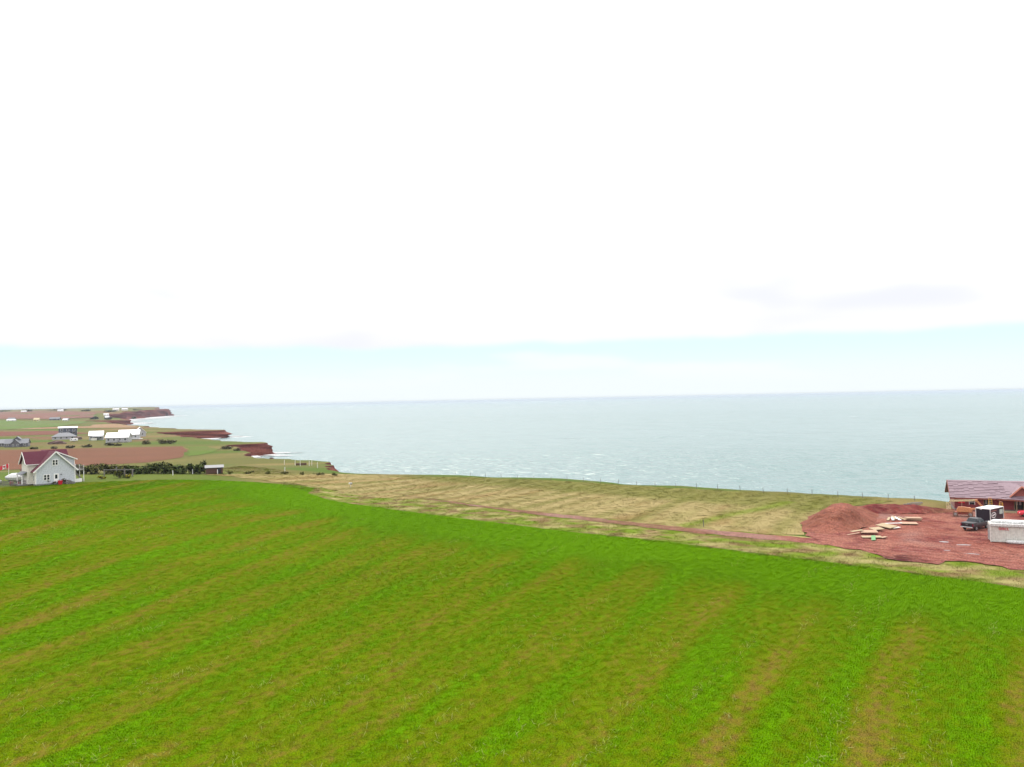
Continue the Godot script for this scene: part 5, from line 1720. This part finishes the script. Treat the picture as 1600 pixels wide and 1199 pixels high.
func far_houses() -> void:
	var wr := mat(Color(0.80, 0.80, 0.82), 0.4)
	var gw := mat(Color(0.36, 0.36, 0.37), 0.8)
	var h := gable_house("cottage", "white roofed cottage with windowed gable, nearest of the distant group", on(-259.5, -513), 12, 13.5, 9, 3.4, 6.3, gw, wr, 4)
	var st := S()
	bx(st, Vector3(1.5, 0.5, 7.4), Vector3(12, 0.2, 3.2))
	part(h, "deck", st, M.greywood)
	for x in [-4, -1, 2, 5]:
		st = S()
		bx(st, Vector3(x, 0.2, 8.8), Vector3(0.2, 0.8, 0.2))
		part(h, "deck_post", st, M.cream)
	h = gable_house("cottage", "white roofed cottage at the left end of the distant group", on(-295.5, -553), 22, 8.6, 7.5, 3.6, 6.4, gw, wr, 3)
	st = S()
	slab(st, Vector3(-2.5, 2.4, 6.2), Vector3(4.3, 2.4, 6.2), Vector3(4.3, 3.4, 3.7), Vector3(-2.5, 3.4, 3.7), 0.2)
	part(h, "porch_roof", st, M.greyroof)
	st = S()
	bx(st, Vector3(-1, 0.8, 4.9), Vector3(3.5, 1.6, 2.2))
	part(h, "annex", st, M.cream)
	h = gable_house("cottage", "white roofed cottage at the right end nearest the sea", on(-272, -553), 18, 13, 8.5, 3.8, 6.8, gw, wr, 3)
	st = S()
	bx(st, Vector3(-2.2, 1.2, 6.4), Vector3(5.0, 3.0, 4.0))
	part(h, "annex", st, M.cream)
	st = S()
	bx(st, Vector3(5.5, 0.4, 4.6), Vector3(7, 0.2, 3))
	part(h, "deck", st, M.trim)
	gable_house("cottage", "small grey gabled cottage behind the right white roof", on(-290, -606), -62, 9, 8, 3.4, 7.2, gw, wr, 2)
	# the grey farmhouse with several gables
	h = gable_house("farmhouse", "grey farmhouse with several gables behind the red roofed house", on(-304, -478), 20, 17, 9, 3.2, 6.6, M.greywall, M.greyroof, 4)
	st = S()
	ext(st, [Vector2(-3.4, 0.0), Vector2(3.4, 0.0), Vector2(3.4, 3.0), Vector2(0, 6.2), Vector2(-3.4, 3.0)], 3.0, 7.5)
	var g := part(h, "front_gable", st, M.greywall)
	st = S()
	for s in [-1.0, 1.0]:
		slab(st, Vector3(s * 3.9, 2.7, 8.0), Vector3(s * 3.9, 2.7, 1.0), Vector3(0, 6.5, 0.0), Vector3(0, 6.5, 8.0), 0.2)
	part(g, "gable_roof", st, M.greyroof)
	h.scale = Vector3.ONE * 0.72
	window(h, Vector3(-1.6, 1.6, 7.53), 1.0, 1.3, 0)
	window(h, Vector3(1.6, 1.6, 7.53), 1.0, 1.3, 0)
	st = S()
	ext(st, [Vector2(-3, 3.0), Vector2(3, 3.0), Vector2(3, 6.0), Vector2(0, 8.3), Vector2(-3, 6.0)], -4.0, 1.0)
	var up := part(h, "upper_storey", st, M.greywall)
	st = S()
	for s in [-1.0, 1.0]:
		slab(st, Vector3(s * 3.5, 5.7, 1.5), Vector3(s * 3.5, 5.7, -4.5), Vector3(0, 8.6, -4.5), Vector3(0, 8.6, 1.5), 0.2)
	part(up, "upper_roof", st, M.greyroof)
	gable_house("farm_annex", "low grey wing with pale porch at the left picture edge", on(-317, -486), 20, 12, 8, 2.2, 4.4, M.greywall, M.greyroof, 3)
	# tall dark house with a low pavilion in front
	h = gable_house("tall_house", "tall dark blue house with flat pale roof edge in the distance", on(-338, -592), 28, 12, 9, 8.2, 9.0, M.bluewall, wr, 3)
	for i in 3: window(h, Vector3(-4 + 4 * i, 6.6, 4.53), 1.5, 1.4, 0)
	st = S()
	bx(st, Vector3(0, 5.4, 5.4), Vector3(12.6, 0.2, 1.8))
	part(h, "balcony", st, M.greyroof)
	h = thing("pavilion", "grey low pavilion with hipped roof in front of the tall house", "house", on(-333, -578), 28, "houses in the distance")
	st = S()
	bx(st, Vector3(0, 0.9, 0), Vector3(15, 2.6, 8))
	part(h, "wall", st, mat(Color(0.42, 0.40, 0.44), 0.8))
	st = S()
	loft(st, [[Vector3(-8.2, 2.1, -4.7), Vector3(8.2, 2.1, -4.7), Vector3(8.2, 2.1, 4.7), Vector3(-8.2, 2.1, 4.7)], [Vector3(-3.2, 5.0, -0.3), Vector3(3.2, 5.0, -0.3), Vector3(3.2, 5.0, 0.3), Vector3(-3.2, 5.0, 0.3)]])
	part(h, "roof", st, M.greyroof)
	for i in 4: window(h, Vector3(-5.4 + 3.6 * i, 1.2, 4.02), 1.3, 1.2, 0)
	# heaps of rubble near it
	rock("rubble_heap", "purplish heap of earth left of the distant white roofs", on(-296, -506), Vector3(13, 2.2, 6), 21, Color(0.16, 0.085, 0.075), "earth heap")
	rock("rubble_heap", "grey brown heap between the tall house and white roofs", on(-317, -568), Vector3(7, 2.2, 5), 22, Color(0.24, 0.18, 0.15), "earth heap")
	var cv := thing("caravan", "white caravan parked on the grass below the tall house", "caravan", on(-302, -536), 15)
	st = S()
	cbx(st, Vector3(0, 1.15, 0), Vector3(4.6, 1.7, 2.1), 0.25)
	part(cv, "body", st, M.white)
	for x in [-1.3, 1.2]:
		st = S()
		bx(st, Vector3(x, 1.45, 1.05), Vector3(0.9, 0.5, 0.04))
		part(cv, "window", st, M.glass)
	for z in [-0.95, 0.95]:
		var cw := wheel(cv, Vector3.ZERO, 0.33, 0.2)
		cw.position = Vector3(0, 0.33, z)
		cw.rotation_degrees.y = 90
	# farther still
	var far := [
		["white farm building low along the far green field edge", -830, -1290, 10, 22, 9, 3.0, 5.5, 0],
		["yellow house on the far edge of the green field", -788, -1290, 15, 13, 9, 4.5, 8.5, 1],
		["grey blue barn right of the far yellow house", -790, -1345, 12, 26, 12, 4.0, 8.0, 2],
		["pale grey shed right of the far grey barn", -765, -1335, 20, 14, 9, 3.0, 6.0, 2],
		["small white house in the middle of the far field edge", -752, -1310, 10, 12, 9, 3.0, 6.0, 0],
		["white gabled house before the farthest headland", -742, -1425, 40, 11, 9, 4.0, 8.5, 0],
		["dark house at the left picture edge beyond the green field", -852, -1325, 20, 16, 10, 4.0, 7.5, 2],
		["white house on the skyline left of the far headland", -1236, -2130, 20, 22, 14, 5.0, 9.0, 0],
		["white house on the skyline above the far headland", -1120, -2200, 20, 26, 14, 5.0, 9.0, 0],
		["rightmost white house on the far headland skyline", -1075, -2160, 10, 24, 14, 5.0, 8.5, 0],
		["white house on the slope of the far headland", -835, -1600, 30, 15, 10, 4.0, 7.5, 0],
		["tiny pale house on the left skyline", -1380, -2200, 10, 22, 12, 4.0, 8.0, 0]]
	var walls := [mat(Color(0.66, 0.65, 0.63), 0.7), mat(Color(0.62, 0.50, 0.22), 0.7), M.bluewall]
	var roofs := [mat(Color(0.55, 0.55, 0.57), 0.6), mat(Color(0.50, 0.42, 0.25), 0.7), M.greyroof]
	for q in far:
		gable_house("house", q[0], on(q[1], q[2]), q[3], q[4] * 0.6, q[5] * 0.6, q[6] * 0.62, q[7] * 0.62, walls[q[8]], roofs[q[8]], 2, false)
	# clumps of trees far off
	var tr := [[-745, -1385, 22, 9, "dark tree clump right of the small far white house"], [-712, -1372, 30, 8, "wide dark tree clump in front of the far brown field"], [-700, -1440, 24, 7, "tree clump near the far white gabled house"], [-1560, -2500, 70, 16, "wooded hilltop on the left skyline"], [-1450, -2480, 90, 14, "long dark wood along the left skyline"], [-1640, -2500, 80, 14, "dark wood at the left end of the skyline"], [-1130, -2060, 46, 9, "scrubby trees on the far headland top"], [-1030, -2140, 50, 8, "scrubby trees near the tip of the far headland"], [-980, -1900, 40, 8, "bushes on the slope of the far headland"]]
	for k in tr.size():
		var q: Array = tr[k]
		shrub("tree_clump", q[4], "tree clump", "tree clumps in the far distance", on(q[0], q[1], -0.5), Vector3(q[2] * 0.7, q[3] * 0.6, q[2] * 0.4), 420, 1.2, [alb(104, 106, 98), alb(122, 128, 104)], 120 + k)
